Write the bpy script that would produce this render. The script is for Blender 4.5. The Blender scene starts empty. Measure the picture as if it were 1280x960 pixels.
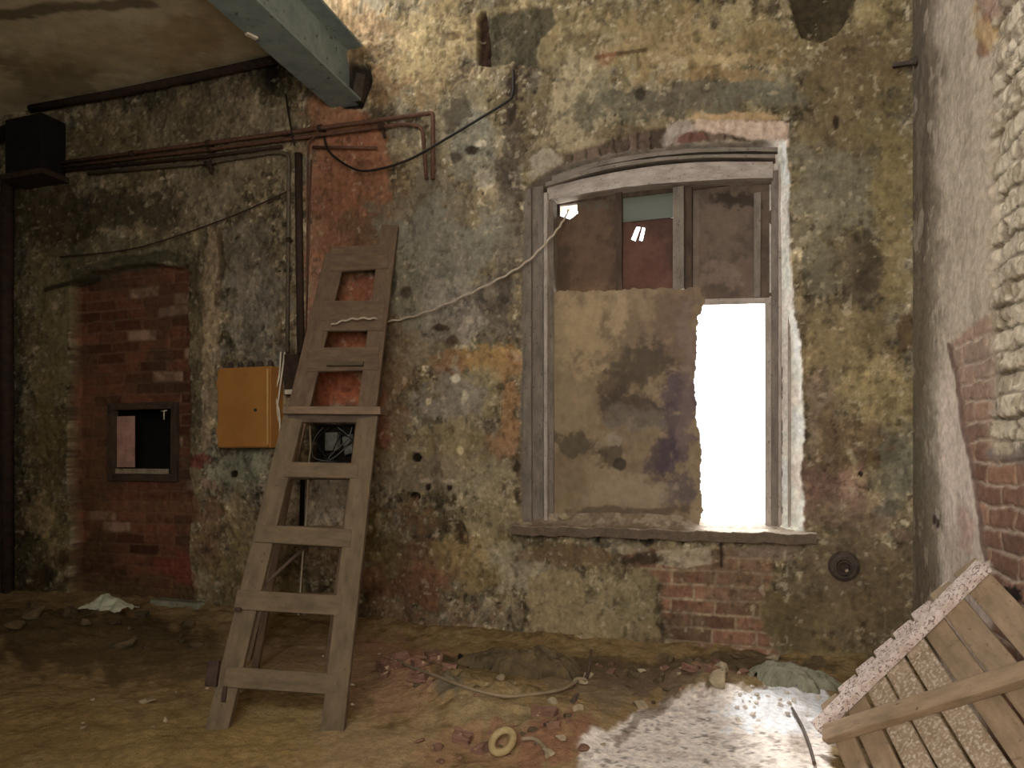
import bpy, bmesh, math, random
import numpy as np
from mathutils import Vector, Matrix

random.seed(7)
SC = bpy.context.scene
COL = SC.collection

# ------------------------------------------------------------------ camera model
F = 960.0; HZ = 575.0; EYE = 1.05; DIST = 4.27
TH = math.radians(19.6); ST, CT = math.sin(TH), math.cos(TH)

def ray(px, py):
    a = (px - 640.0) / F; b = (HZ - py) / F
    return -ST + CT * a, CT + ST * a, b

def on_y(px, py, Y=0.0):
    x, y, z = ray(px, py); t = (Y + DIST) / y
    return Vector((x * t, Y, EYE + z * t))

def on_z(px, py, Z=0.0):
    x, y, z = ray(px, py); t = (Z - EYE) / z
    return Vector((x * t, -DIST + y * t, Z))

def at_d(px, py, v):
    x, y, z = ray(px, py)
    return Vector((x * v, -DIST + y * v, EYE + z * v))

def project(X, Y, Z):
    dx = X; dy = Y + DIST
    lat = dx * CT + dy * ST; v = -dx * ST + dy * CT
    v = np.maximum(v, 0.05)
    return 640 + F * lat / v, HZ - F * (Z - EYE) / v

# ------------------------------------------------------------------ colour / noise
def lin(c):
    return tuple(((v / 255) / 12.92 if v / 255 <= .04045 else ((v / 255 + .055) / 1.055) ** 2.4) for v in c)

GAIN = 1.4; SAT = .8
def alb(c, g=GAIN):
    l = lin(c); y = .3 * l[0] + .55 * l[1] + .15 * l[2]
    return np.array([min(.9, (v * SAT + y * (1 - SAT)) * g * k) for v, k in zip(l, (1.05, 1.0, .93))])

_tab = {}
def vnoise(x, y, seed):
    if seed not in _tab:
        _tab[seed] = np.random.RandomState(seed).rand(256, 256).astype(np.float32)
    T = _tab[seed]
    xi = np.floor(x).astype(np.int64); yi = np.floor(y).astype(np.int64)
    fx = x - xi; fy = y - yi
    fx = fx * fx * (3 - 2 * fx); fy = fy * fy * (3 - 2 * fy)
    a = T[xi & 255, yi & 255]; b = T[(xi + 1) & 255, yi & 255]
    c = T[xi & 255, (yi + 1) & 255]; d = T[(xi + 1) & 255, (yi + 1) & 255]
    return (a * (1 - fx) + b * fx) * (1 - fy) + (c * (1 - fx) + d * fx) * fy

def fbm(x, y, seed=1, octv=5, gain=.55):
    s = 0; a = 1; n = 0
    for o in range(octv):
        s = s + a * vnoise(x * 2 ** o + 17.3 * o, y * 2 ** o + 9.1 * o, seed + o)
        n += a; a *= gain
    return s / n

def sstep(a, b, x):
    t = np.clip((x - a) / (b - a), 0, 1)
    return t * t * (3 - 2 * t)

def poly_sd(x, y, pts):
    """signed distance to a polygon: positive inside"""
    n = len(pts); inside = np.zeros(x.shape, bool); d = np.full(x.shape, 1e9)
    for i in range(n):
        x0, y0 = pts[i]; x1, y1 = pts[(i + 1) % n]
        ex, ey = x1 - x0, y1 - y0
        t = np.clip(((x - x0) * ex + (y - y0) * ey) / (ex * ex + ey * ey + 1e-12), 0, 1)
        d = np.minimum(d, np.hypot(x - x0 - t * ex, y - y0 - t * ey))
        cr = (y0 > y) != (y1 > y)
        with np.errstate(divide='ignore', invalid='ignore'):
            xi = x0 + (y - y0) * ex / (ey if abs(ey) > 1e-9 else 1e-9)
        inside ^= cr & (x < xi)
    return np.where(inside, d, -d)

def line_d(x, y, pts):
    d = np.full(x.shape, 1e9)
    for (x0, y0), (x1, y1) in zip(pts[:-1], pts[1:]):
        ex, ey = x1 - x0, y1 - y0
        t = np.clip(((x - x0) * ex + (y - y0) * ey) / (ex * ex + ey * ey + 1e-12), 0, 1)
        d = np.minimum(d, np.hypot(x - x0 - t * ex, y - y0 - t * ey))
    return d

class Paint:
    """colours a sampled surface; px, py are the photograph's measuring frame of each surface point"""
    def __init__(s, px, py, base, seed=11):
        s.px, s.py = px, py
        s.c = np.ones(px.shape + (3,)) * np.array(base)
        s.h = np.zeros(px.shape)
        s.seed = seed
        s.f = fbm(px / 11, py / 11, seed + 40, 4, .65) - .5
        s.wx = (fbm(px / 45, py / 45, seed, 5, .62) - .5) * 2
        s.wy = (fbm(px / 45 + 50, py / 45 + 80, seed + 20, 5, .62) - .5) * 2
    def lay(s, m, col, a=1.0, h=0.0):
        m = (m * a)[..., None]
        s.c = s.c * (1 - m) + np.array(col) * m
        if h: s.h = s.h + h * m[..., 0]
    def blob(s, cx, cy, rx, ry, col, a=.8, hard=.3, h=0, warp=.7):
        u = (s.px - cx) / rx + s.wx * warp * 1.6; v = (s.py - cy) / ry + s.wy * warp * 1.6
        s.lay(sstep(1 + hard, 1 - hard, np.hypot(u, v) + s.f * (1.5 if rx > 9 else .5)), alb(col), a, h)
    def poly(s, pts, col, a=.9, soft=3, warp=8, h=0):
        sd = poly_sd(s.px + s.wx * warp, s.py + s.wy * warp, pts) + s.f * warp * 1.2
        m = sstep(-soft, soft, sd); s.lay(m, alb(col), a, h); return m
    def line(s, pts, w, col, a=.9, warp=3, h=0, soft=1.2):
        d = line_d(s.px + s.wx * warp, s.py + s.wy * warp, pts)
        s.lay(sstep(w + soft, w - soft, d), alb(col), a, h)

def bricks(x, z, L, H, seed=5, mort=.012, warp=.006):
    """(brick id noise 0..1, mortar mask 0..1)"""
    x = x + (fbm(x * 9, z * 9, seed + 30, 3) - .5) * warp * 3
    z = z + (fbm(x * 7 + 9, z * 7, seed + 40, 3) - .5) * warp * 2
    r = np.floor(z / H); fx = x / L + .5 * (r % 2) + .13 * np.sin(r * 12.3)
    c = np.floor(fx)
    dz = np.minimum(z / H - r, 1 - (z / H - r)) * H
    dx = np.minimum(fx - c, 1 - (fx - c)) * L
    d = np.minimum(dx, dz)
    rid = np.abs(np.sin(r * 127.1 + c * 311.7 + seed) * 43758.5453) % 1
    return rid, sstep(mort, mort * .4, d)

# ------------------------------------------------------------------ materials
def newmat(name):
    m = bpy.data.materials.new(name); m.use_nodes = True
    nt = m.node_tree; b = nt.nodes['Principled BSDF']
    return m, nt, b

def N(nt, t, **kw):
    n = nt.nodes.new(t)
    for k, v in kw.items(): setattr(n, k, v)
    return n

def vcol_mat(name, rough=.92, s1=28., s2=160., bump=.5, bd=.006, spec=.15, lo=.72, hi=1.25):
    m, nt, b = newmat(name); L = nt.links.new
    at = N(nt, 'ShaderNodeAttribute', attribute_name='Col')
    tc = N(nt, 'ShaderNodeTexCoord')
    n1 = N(nt, 'ShaderNodeTexNoise'); n1.inputs['Scale'].default_value = s1; n1.inputs['Detail'].default_value = 8; n1.inputs['Roughness'].default_value = .65
    n2 = N(nt, 'ShaderNodeTexNoise'); n2.inputs['Scale'].default_value = s2; n2.inputs['Detail'].default_value = 5
    L(tc.outputs['Object'], n1.inputs['Vector']); L(tc.outputs['Object'], n2.inputs['Vector'])
    mr = N(nt, 'ShaderNodeMapRange'); mr.inputs[1].default_value = .32; mr.inputs[2].default_value = .68
    mr.inputs[3].default_value = lo; mr.inputs[4].default_value = hi
    L(n1.outputs['Fac'], mr.inputs[0])
    mx = N(nt, 'ShaderNodeMix', data_type='RGBA', blend_type='MULTIPLY'); mx.inputs[0].default_value = 1
    L(at.outputs['Color'], mx.inputs[6]); L(mr.outputs[0], mx.inputs[7])
    L(mx.outputs[2], b.inputs['Base Color'])
    ad = N(nt, 'ShaderNodeMath', operation='ADD'); L(n1.outputs['Fac'], ad.inputs[0]); L(n2.outputs['Fac'], ad.inputs[1])
    bp = N(nt, 'ShaderNodeBump'); bp.inputs['Strength'].default_value = bump; bp.inputs['Distance'].default_value = bd
    L(ad.outputs[0], bp.inputs['Height']); L(bp.outputs['Normal'], b.inputs['Normal'])
    b.inputs['Roughness'].default_value = rough; b.inputs['Specular IOR Level'].default_value = spec
    return m

def mottle(name, c1, c2, scale=12., rough=.8, bump=.3, bd=.003, metal=0., stretch=(1, 1, 1), spots=None, spot_lo=.62, spot_hi=.68, spec=.3, gain=GAIN, spot_scale=2.2):
    """two-tone weathered surface, optional third spot colour; works on the object's grain coordinates"""
    m, nt, b = newmat(name); L = nt.links.new
    at = N(nt, 'ShaderNodeAttribute', attribute_name='gc')
    mp = N(nt, 'ShaderNodeMapping'); mp.inputs['Scale'].default_value = stretch
    L(at.outputs['Vector'], mp.inputs['Vector'])
    n1 = N(nt, 'ShaderNodeTexNoise'); n1.inputs['Scale'].default_value = scale; n1.inputs['Detail'].default_value = 8; n1.inputs['Roughness'].default_value = .65
    L(mp.outputs[0], n1.inputs['Vector'])
    r = N(nt, 'ShaderNodeValToRGB'); e = r.color_ramp.elements
    e[0].position = .35; e[0].color = (*alb(c1, gain), 1); e[1].position = .66; e[1].color = (*alb(c2, gain), 1)
    L(n1.outputs['Fac'], r.inputs[0]); out = r.outputs[0]
    if spots:
        n3 = N(nt, 'ShaderNodeTexNoise'); n3.inputs['Scale'].default_value = scale * spot_scale; n3.inputs['Detail'].default_value = 6
        L(at.outputs['Vector'], n3.inputs['Vector'])
        mr = N(nt, 'ShaderNodeMapRange'); mr.inputs[1].default_value = spot_lo; mr.inputs[2].default_value = spot_hi
        L(n3.outputs['Fac'], mr.inputs[0])
        mx = N(nt, 'ShaderNodeMix', data_type='RGBA'); L(mr.outputs[0], mx.inputs[0]); L(out, mx.inputs[6])
        mx.inputs[7].default_value = (*alb(spots, gain), 1); out = mx.outputs[2]
    L(out, b.inputs['Base Color'])
    bp = N(nt, 'ShaderNodeBump'); bp.inputs['Strength'].default_value = bump; bp.inputs['Distance'].default_value = bd
    L(n1.outputs['Fac'], bp.inputs['Height']); L(bp.outputs['Normal'], b.inputs['Normal'])
    b.inputs['Roughness'].default_value = rough; b.inputs['Metallic'].default_value = metal
    b.inputs['Specular IOR Level'].default_value = spec
    return m

GRAIN = (.35, 1, 1)
M = {}
M['wall'] = vcol_mat('aged_plaster')
M['floor'] = vcol_mat('dirt_floor', s1=40, bump=.7, bd=.01)
M['sheet'] = vcol_mat('stained_plywood', s1=22, s2=120, bump=.25, bd=.003, rough=.8, lo=.85, hi=1.15)
M['ceil'] = vcol_mat('stained_ceiling', s1=10, bump=.3, lo=.85, hi=1.15)
M['ladder'] = mottle('ladder_wood', (70, 59, 41), (90, 76, 54), 26, .9, .35, stretch=GRAIN, spots=(66, 54, 38), spot_lo=.64, spot_hi=.72)
M['ladder_grey'] = mottle('grey_ladder_wood', (78, 62, 46), (100, 81, 60), 26, .85, .35, stretch=GRAIN)
M['dark_wood'] = mottle('dark_wood', (44, 34, 24), (70, 54, 40), 24, .8, .3, stretch=GRAIN)
M['grey_wood'] = mottle('grey_painted_wood', (82, 75, 66), (108, 100, 90), 20, .85, .4, stretch=GRAIN, spots=(68, 58, 48), spot_lo=.6, spot_hi=.75)
M['pale_wood'] = mottle('pale_weathered_wood', (116, 107, 98), (146, 138, 130), 26, .85, .4, stretch=GRAIN, spots=(86, 76, 66), spot_lo=.6, spot_hi=.75)
M['panel_wood'] = mottle('panel_wood', (106, 88, 64), (134, 113, 86), 22, .8, .35, stretch=GRAIN, spots=(92, 74, 50), spot_lo=.64, spot_hi=.74)
M['speckled'] = mottle('flaking_and_lit_white', (150, 132, 120), (184, 172, 168), 30, .85, .5, spots=(104, 88, 84), spot_lo=.54, spot_hi=.62, spot_scale=4)  # flaking paint on the ledge; window light painted on the slat ends
M['speckled_slat'] = mottle('flaking_slat', (116, 98, 74), (140, 122, 100), 22, .85, .4, spots=(168, 156, 142), spot_lo=.5, spot_hi=.7, spot_scale=4)
M['rust'] = mottle('rusty_pipe', (62, 40, 28), (98, 66, 46), 30, .75, .3, spots=(120, 80, 56), spot_lo=.62, spot_hi=.7)
M['rust_dark'] = mottle('dark_rust', (34, 24, 16), (58, 40, 28), 24, .8, .3)
M['grey_pipe'] = mottle('grey_pipe', (66, 57, 44), (94, 83, 66), 24, .7, .2, spots=(70, 52, 38))
M['black'] = mottle('black_rubber', (20, 17, 14), (34, 28, 22), 20, .6, .1)
M['matt_black'] = mottle('flat_black', (10, 8, 6), (20, 15, 10), 12, .95, .1)  # near-black tone for duct, conduit, hatch inside and lump
M['beam'] = mottle('blue_grey_paint', (92, 108, 108), (118, 132, 128), 9, .6, .25, spots=(74, 74, 62), spot_lo=.64, spot_hi=.7, spec=.4)
M['yellow'] = mottle('ochre_enamel', (136, 87, 0), (148, 97, 3), 5, .55, .08, spots=(110, 72, 16), spot_lo=.68, spot_hi=.78, spec=.4)
M['yellow_pale'] = mottle('ochre_rim', (160, 122, 56), (174, 136, 70), 6, .5, .08)
M['cord'] = mottle('pale_cord', (132, 120, 102), (164, 152, 134), 40, .8, .2)
M['white_cable'] = mottle('white_cable', (158, 150, 128), (186, 178, 156), 20, .6, .1)
M['gear'] = mottle('grey_bakelite', (70, 72, 66), (104, 106, 98), 14, .6, .15)
M['iron'] = mottle('black_iron', (40, 32, 26), (66, 54, 44), 26, .7, .3)
M['brick'] = mottle('broken_brick', (84, 58, 44), (112, 80, 62), 16, .95, .6, spots=(150, 128, 104), spot_lo=.6, spot_hi=.66)
M['plaster'] = mottle('plaster_lump', (108, 96, 72), (146, 132, 104), 14, .95, .6, spots=(86, 72, 50))
M['plaster_pale'] = mottle('pale_plaster_lump', (146, 138, 128), (182, 174, 166), 14, .95, .6, spots=(110, 98, 84))
M['hose'] = mottle('dusty_hose', (100, 86, 62), (124, 108, 82), 20, .85, .2)
M['ring'] = mottle('dull_yellow_ring', (122, 106, 62), (146, 130, 86), 20, .8, .2)
M['greenish'] = mottle('greenish_plaster', (92, 94, 76), (122, 122, 102), 9, .95, .5, spots=(92, 88, 70))
M['dark_rubble'] = mottle('dark_rubble', (58, 48, 28), (88, 74, 46), 14, .95, .6)
M['rag'] = mottle('pale_rag', (138, 144, 122), (170, 176, 150), 12, .9, .4)
M['sill'] = mottle('dusty_sill', (100, 86, 70), (134, 120, 102), 10, .9, .5, spots=(84, 70, 58))
M['out'] = mottle('outside_ground', (190, 190, 185), (210, 210, 205), 2, .9, .1)
M['room'] = mottle('plain_plaster', (104, 92, 64), (126, 112, 82), 1.2, .95, .2)
M['pink_pane'] = mottle('pinkish_pane_reflection', (136, 96, 84), (164, 126, 112), 12, .7, .2)  # pinkish reflection of the hatch pane as a plain colour

def glass_mat():
    m, nt, b = newmat('dusty_pane')
    b.inputs['Base Color'].default_value = (*alb((78, 86, 74), 1.2), 1); b.inputs['Roughness'].default_value = .25
    b.inputs['Alpha'].default_value = .96
    return m
M['pane'] = glass_mat()

# ------------------------------------------------------------------ mesh helpers
class MB:
    def __init__(s): s.v = []; s.f = []; s.g = []; s.sm = []
    def add(s, vs, fs, gs=None, smooth=False):
        o = len(s.v); s.v += [tuple(v) for v in vs]
        s.g += [tuple(g) for g in (gs if gs is not None else vs)]
        s.f += [[i + o for i in f] for f in fs]; s.sm += [smooth] * len(fs)
        return s
    def box(s, c, ax, ay, az, bev=.0, rnd=0.0):
        """box centred at c with half-axis vectors ax (long), ay, az; edges chamfered by bev; slightly crooked by rnd"""
        c, ax, ay, az = Vector(c), Vector(ax), Vector(ay), Vector(az)
        bm = bmesh.new(); bmesh.ops.create_cube(bm, size=2)
        lx, ly, lz = ax.length, ay.length, az.length
        for v in bm.verts:
            v.co = Vector((v.co.x * lx, v.co.y * ly, v.co.z * lz)) + Vector([random.uniform(-rnd, rnd) for _ in range(3)])
        if bev > 0:
            bmesh.ops.bevel(bm, geom=bm.edges[:], offset=min(bev, .45 * 2 * min(lx, ly, lz)), segments=2, affect='EDGES', profile=.6)
        ux, uy, uz = ax.normalized(), ay.normalized(), az.normalized()
        off = Vector((random.uniform(0, 30), random.uniform(0, 30), random.uniform(0, 30)))
        bm.verts.index_update()
        vs = [c + ux * v.co.x + uy * v.co.y + uz * v.co.z for v in bm.verts]
        gs = [v.co + off for v in bm.verts]
        s.add(vs, [[v.index for v in f.verts] for f in bm.faces], gs); bm.free(); return s
    def bar(s, p, q, w, t, up, bev=.003, rnd=.0):
        """plank from p to q, width w along up-projected side, thickness t along the normal"""
        p, q, up = Vector(p), Vector(q), Vector(up)
        d = (q - p); n = up - d.normalized() * up.dot(d.normalized()); n.normalize()
        sd = d.normalized().cross(n)
        return s.box((p + q) / 2, d / 2, sd * w / 2, n * t / 2, bev, rnd)
    def tube(s, pts, r, n=10, cap=True):
        P = [Vector(p) for p in pts]; m = len(P)
        rr = r if isinstance(r, (list, tuple)) else [r] * m
        vs = []; gs = []; L = 0
        t0 = (P[1] - P[0]).normalized()
        ref = Vector((0, 0, 1)) if abs(t0.z) < .9 else Vector((1, 0, 0))
        nrm = (ref - t0 * ref.dot(t0)).normalized()
        off = random.uniform(0, 20)
        for i in range(m):
            t = (P[min(i + 1, m - 1)] - P[max(i - 1, 0)]).normalized()
            nrm = (nrm - t * nrm.dot(t)).normalized(); bn = t.cross(nrm)
            if i: L += (P[i] - P[i - 1]).length
            for k in range(n):
                a = 2 * math.pi * k / n; d = nrm * math.cos(a) + bn * math.sin(a)
                vs.append(P[i] + d * rr[i]); gs.append((off + L, d.dot(Vector((.3, 1, .5))) * .03, math.cos(a) * .03))
        fs = [[i * n + k, i * n + (k + 1) % n, (i + 1) * n + (k + 1) % n, (i + 1) * n + k] for i in range(m - 1) for k in range(n)]
        s.add(vs, fs, gs, True)
        if cap:
            o = len(s.v) - len(vs)
            s.f.append([o + k for k in reversed(range(n))]); s.f.append([o + (m - 1) * n + k for k in range(n)]); s.sm += [False, False]
        return s
    def lathe(s, c, axis, prof, n=24):
        """prof: list of (radius, distance along axis)"""
        c, a = Vector(c), Vector(axis).normalized()
        ref = Vector((0, 0, 1)) if abs(a.z) < .9 else Vector((1, 0, 0))
        u = a.cross(ref).normalized(); w = a.cross(u)
        vs = [c + a * h + (u * math.cos(2 * math.pi * k / n) + w * math.sin(2 * math.pi * k / n)) * r for r, h in prof for k in range(n)]
        fs = [[i * n + k, i * n + (k + 1) % n, (i + 1) * n + (k + 1) % n, (i + 1) * n + k] for i in range(len(prof) - 1) for k in range(n)]
        return s.add(vs, fs, None, False)
    def prism(s, pts, y0, y1):
        """outline given as world (x, z) points, extruded along Y"""
        n = len(pts)
        vs = [(x, y0, z) for x, z in pts] + [(x, y1, z) for x, z in pts]
        fs = [list(range(n)), list(reversed(range(n, 2 * n)))] + [[i, i + n, (i + 1) % n + n, (i + 1) % n] for i in range(n)]
        return s.add(vs, fs)
    def build(s, name, mat, parent=None, recalc=True):
        me = bpy.data.meshes.new(name); me.from_pydata(s.v, [], s.f)
        at = me.attributes.new('gc', 'FLOAT_VECTOR', 'POINT')
        at.data.foreach_set('vector', np.array(s.g, dtype=np.float32).ravel())
        me.polygons.foreach_set('use_smooth', s.sm)
        if recalc:
            bm = bmesh.new(); bm.from_mesh(me); bmesh.ops.recalc_face_normals(bm, faces=bm.faces[:]); bm.to_mesh(me); bm.free()
        me.materials.append(mat); me.update()
        o = bpy.data.objects.new(name, me); COL.objects.link(o)
        if parent is not None:
            o.parent = parent; o.matrix_parent_inverse = Matrix.Translation(parent.location).inverted()
        return o

def empty(name, loc):
    o = bpy.data.objects.new(name, None); COL.objects.link(o); o.location = loc; o.empty_display_size = .1
    return o
def tag(o, label, cat, group=None, kind=None):
    o['label'] = label; o['category'] = cat
    if group: o['group'] = group
    if kind: o['kind'] = kind
    return o
def struct(o):
    o['kind'] = 'structure'; return o

def smooth_path(pts, n=6):
    """Catmull-Rom through points"""
    P = [Vector(p) for p in pts]; out = []
    for i in range(len(P) - 1):
        a, b, c, d = P[max(i - 1, 0)], P[i], P[i + 1], P[min(i + 2, len(P) - 1)]
        for k in range(n):
            t = k / n
            out.append(.5 * ((2 * b) + (c - a) * t + (2 * a - 5 * b + 4 * c - d) * t * t + (3 * b - a - 3 * c + d) * t ** 3))
    out.append(P[-1]); return out

def field(name, P, col, mat, keep=None, parent=None):
    """grid surface P (m, n, 3) with colours; keep masks the quads"""
    m, n = P.shape[:2]
    idx = np.arange(m * n).reshape(m, n)
    q = np.stack([idx[:-1, :-1], idx[1:, :-1], idx[1:, 1:], idx[:-1, 1:]], -1).reshape(-1, 4)
    if keep is not None: q = q[keep.reshape(-1)]
    used = np.zeros(m * n, bool); used[q.ravel()] = True
    re = np.cumsum(used) - 1
    q = re[q].astype(np.int32); V = P.reshape(-1, 3)[used].astype(np.float32); C = col.reshape(-1, 3)[used]
    me = bpy.data.meshes.new(name)
    me.vertices.add(len(V)); me.vertices.foreach_set('co', V.ravel())
    me.loops.add(q.size); me.loops.foreach_set('vertex_index', q.ravel())
    me.polygons.add(len(q)); me.polygons.foreach_set('loop_start', np.arange(0, q.size, 4, dtype=np.int32))
    try: me.polygons.foreach_set('loop_total', np.full(len(q), 4, dtype=np.int32))
    except Exception: pass
    me.polygons.foreach_set('use_smooth', np.ones(len(q), bool))
    at = me.attributes.new('Col', 'FLOAT_COLOR', 'POINT')
    at.data.foreach_set('color', np.concatenate([C, np.ones((len(C), 1))], 1).astype(np.float32).ravel())
    me.update(calc_edges=True); me.validate()
    me.materials.append(mat)
    o = bpy.data.objects.new(name, me); COL.objects.link(o)
    if parent is not None:
        o.parent = parent; o.matrix_parent_inverse = Matrix.Translation(parent.location).inverted()
    return o

def xz(px, py, Y=0.0):
    p = on_y(px, py, Y); return (p.x, p.z)

# ------------------------------------------------------------------ BACK WALL
XL, XR = -6.4, on_y(1141, 400).x
ZC = on_y(340, 75).z                # underside of the ceiling left of the beam
ZT = ZC + .75
gx = np.concatenate([np.arange(XL, -4.2, .014), np.arange(-4.2, XR, .0075), [XR]])
gz = np.concatenate([np.arange(-.12, 3.9, .0075), np.arange(3.9, ZT, .03)])
GX, GZ = np.meshgrid(gx, gz, indexing='ij')
PX, PY = project(GX, 0.0, GZ)
w = Paint(PX, PY, alb((116, 103, 74)))

def base_coat(w, x, z, k=1.0):
    n1 = fbm(x * 2.2, z * 1.6, 101, 6, .6); n2 = fbm(x * 5, z * 2.2, 131, 6, .62)
    n3 = fbm(x * 9, z * 9, 161, 5, .6); n4 = fbm(x * 14, z * 2.5, 191, 5, .6); n5 = fbm(x * 3.3 + 7, z * 3.3, 211, 6, .62)
    w.lay(sstep(.48, .62, n1), alb((96, 88, 58)), .75 * k)
    w.lay(sstep(.5, .6, n5), alb((112, 108, 92)), .6 * k)
    w.lay(sstep(.53, .57, n2), alb((90, 76, 50)), .55 * k, .002)
    w.lay(sstep(.58, .62, n3), alb((140, 126, 94)), .55 * k, -.002)
    w.lay(sstep(.60, .64, fbm(x * 7 + 3, z * 5, 231, 6, .65)), alb((74, 64, 42)), .6 * k, .003)
    w.lay(sstep(.56, .66, n4), alb((84, 76, 54)), .4 * k)
    # chips and pits
    w.lay(sstep(.72, .75, fbm(x * 26, z * 26, 251, 3, .5)), alb((164, 152, 122)), .75 * k, .003)
    w.lay(sstep(.27, .24, fbm(x * 24, z * 20, 271, 3, .5)), alb((46, 38, 26)), .75 * k, .006)

def detail(w, x, z, k=1.0):
    slow = .45 + .9 * sstep(.4, .6, fbm(x * .9, z * .9, 1301, 3))
    def mul(m, f): w.c *= (1 + (f - 1) * np.clip(m * slow * k, 0, 1))[..., None]
    a = fbm(x * 3.6, z * 3.0, 1311, 7, .64); m = sstep(.52, .545, a); mul(m, .72); w.h += m * .003 * k
    a = fbm(x * 6.5 + 5, z * 5.5, 1331, 7, .64); m = sstep(.55, .572, a); mul(m, 1.38); w.h -= m * .0025 * k
    a = fbm(x * 9 + 2, z * 7, 1351, 6, .7); m = sstep(.55, .6, a); mul(m, .62); w.h += m * .003 * k
    a = fbm(x * 15, z * 13, 1371, 6, .66); m = sstep(.57, .62, a); mul(m, 1.22)
    a = fbm(x * 24 + 8, z * 20, 1391, 5, .66); m = sstep(.58, .62, a); mul(m, .55); w.h += m * .004 * k
    w.c *= (.84 + .32 * fbm(x * 20, z * 2, 1411, 5, .6))[..., None]
    w.c *= (.7 + .6 * fbm(x * 1.3, z * 1.3, 1431, 6, .6))[..., None]
    w.lay(sstep(.74, .77, fbm(x * 30, z * 28, 1451, 3, .5)), alb((170, 158, 128)), .55 * k, -.002)
    w.lay(sstep(.28, .25, fbm(x * 26, z * 22, 1471, 3, .5)), alb((40, 32, 22)), .7 * k, .005)

base_coat(w, GX, GZ)
detail(w, GX * .8, GZ * .8, .8)
B = w.blob
# upper left, under the ceiling
B(120, 180, 90, 40, (92, 82, 48), .6); B(250, 130, 70, 40, (104, 92, 66), .7); B(310, 170, 50, 60, (112, 100, 74), .7)
B(60, 270, 70, 45, (52, 44, 26), .85); B(150, 255, 50, 22, (56, 50, 34), .85); B(205, 262, 28, 28, (64, 56, 40), .7)
B(270, 240, 40, 34, (112, 102, 80), .7); B(300, 330, 42, 60, (104, 96, 80), .8); B(320, 400, 36, 60, (110, 104, 90), .8)
B(335, 105, 26, 26, (60, 54, 36), .9, .12, .004); B(338, 98, 8, 18, (30, 24, 14), .9)
B(180, 310, 80, 22, (84, 80, 56), .7); B(60, 420, 24, 110, (98, 90, 54), .8); B(60, 560, 26, 90, (96, 84, 42), .8)
B(30, 700, 40, 60, (66, 56, 30), .8); B(50, 640, 16, 26, (140, 122, 80), .8, .2); B(75, 700, 20, 30, (120, 104, 64), .7, .2)
B(20, 760, 60, 40, (56, 46, 22), .8); B(15, 430, 12, 200, (54, 46, 26), .7)
# ragged pale ridge beside the bricked-up doorway
w.poly([(258, 275), (271, 278), (274, 400), (268, 470), (268, 565), (252, 565), (254, 470), (250, 380)], (136, 118, 88), .85, 2, 9, -.006)
w.line([(272, 285), (277, 330), (272, 380)], 4, (70, 54, 34), .7, 5)
w.poly([(236, 330), (254, 330), (252, 560), (240, 760), (236, 760)], (96, 86, 58), .8, 2, 4)
B(250, 720, 14, 60, (122, 110, 78), .7)
B(255, 573, 22, 7, (92, 40, 34), .85, .1); B(262, 600, 12, 14, (132, 106, 88), .7); B(300, 588, 36, 28, (124, 124, 100), .85, .15, -.003)
B(292, 592, 5, 5, (20, 16, 10), .95, .1, .02); B(315, 570, 24, 10, (112, 112, 90), .6)
B(262, 650, 14, 40, (104, 72, 52), .7); B(265, 690, 18, 22, (92, 68, 44), .7); B(300, 650, 40, 30, (112, 94, 58), .7)
B(330, 720, 60, 50, (112, 96, 56), .8); B(290, 770, 50, 40, (100, 86, 52), .7); B(395, 640, 45, 30, (140, 126, 106), .85, .2)
B(420, 610, 26, 14, (146, 136, 116), .7); B(400, 700, 30, 26, (98, 80, 56), .7); B(380, 790, 60, 20, (112, 96, 70), .7); B(370, 818, 40, 12, (122, 80, 62), .8)
# terracotta strip
w.poly([(386, 128), (412, 118), (445, 132), (478, 160), (486, 230), (500, 262), (470, 300), (440, 330), (452, 420), (462, 500), (392, 510), (384, 300)], (132, 86, 58), .9, 6, 16, .003)
B(430, 170, 38, 40, (142, 88, 56), .7); B(425, 240, 34, 40, (124, 78, 50), .6); B(450, 285, 34, 28, (92, 68, 44), .75); B(470, 330, 26, 40, (98, 74, 50), .7)
B(455, 360, 20, 20, (136, 72, 44), .8); B(440, 425, 24, 14, (148, 84, 54), .85); B(425, 485, 34, 22, (156, 82, 44), .9); B(395, 380, 10, 90, (132, 96, 74), .7)
B(410, 150, 26, 20, (126, 92, 62), .6); B(455, 205, 9, 7, (96, 62, 42), .7); B(500, 240, 16, 40, (112, 84, 58), .6)
B(487, 280, 14, 10, (82, 62, 42), .8); B(478, 530, 9, 34, (120, 62, 42), .85, .25); B(492, 500, 18, 70, (112, 82, 52), .6)
# middle field
B(520, 60, 70, 45, (128, 110, 72), .7); B(560, 40, 60, 40, (132, 116, 74), .6); B(440, 30, 40, 40, (112, 88, 54), .7); B(480, 90, 34, 30, (112, 84, 52), .6); B(565, 43, 9, 7, (84, 68, 42), .8)
B(560, 160, 50, 40, (112, 104, 82), .7); B(590, 190, 40, 40, (104, 104, 90), .7); B(570, 145, 18, 20, (64, 58, 44), .8); B(540, 260, 60, 50, (110, 102, 82), .7)
B(590, 188, 8, 6, (28, 22, 16), .9); B(600, 180, 8, 4, (168, 158, 136), .8); B(568, 196, 9, 7, (60, 50, 38), .8); B(612, 220, 12, 12, (150, 142, 122), .7, .2)
B(640, 170, 12, 80, (70, 60, 46), .85); B(640, 120, 6, 30, (44, 34, 24), .9, .2); B(636, 220, 12, 30, (78, 70, 58), .8); B(632, 330, 18, 110, (106, 98, 82), .7); B(610, 290, 20, 40, (112, 108, 92), .5)
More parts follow.
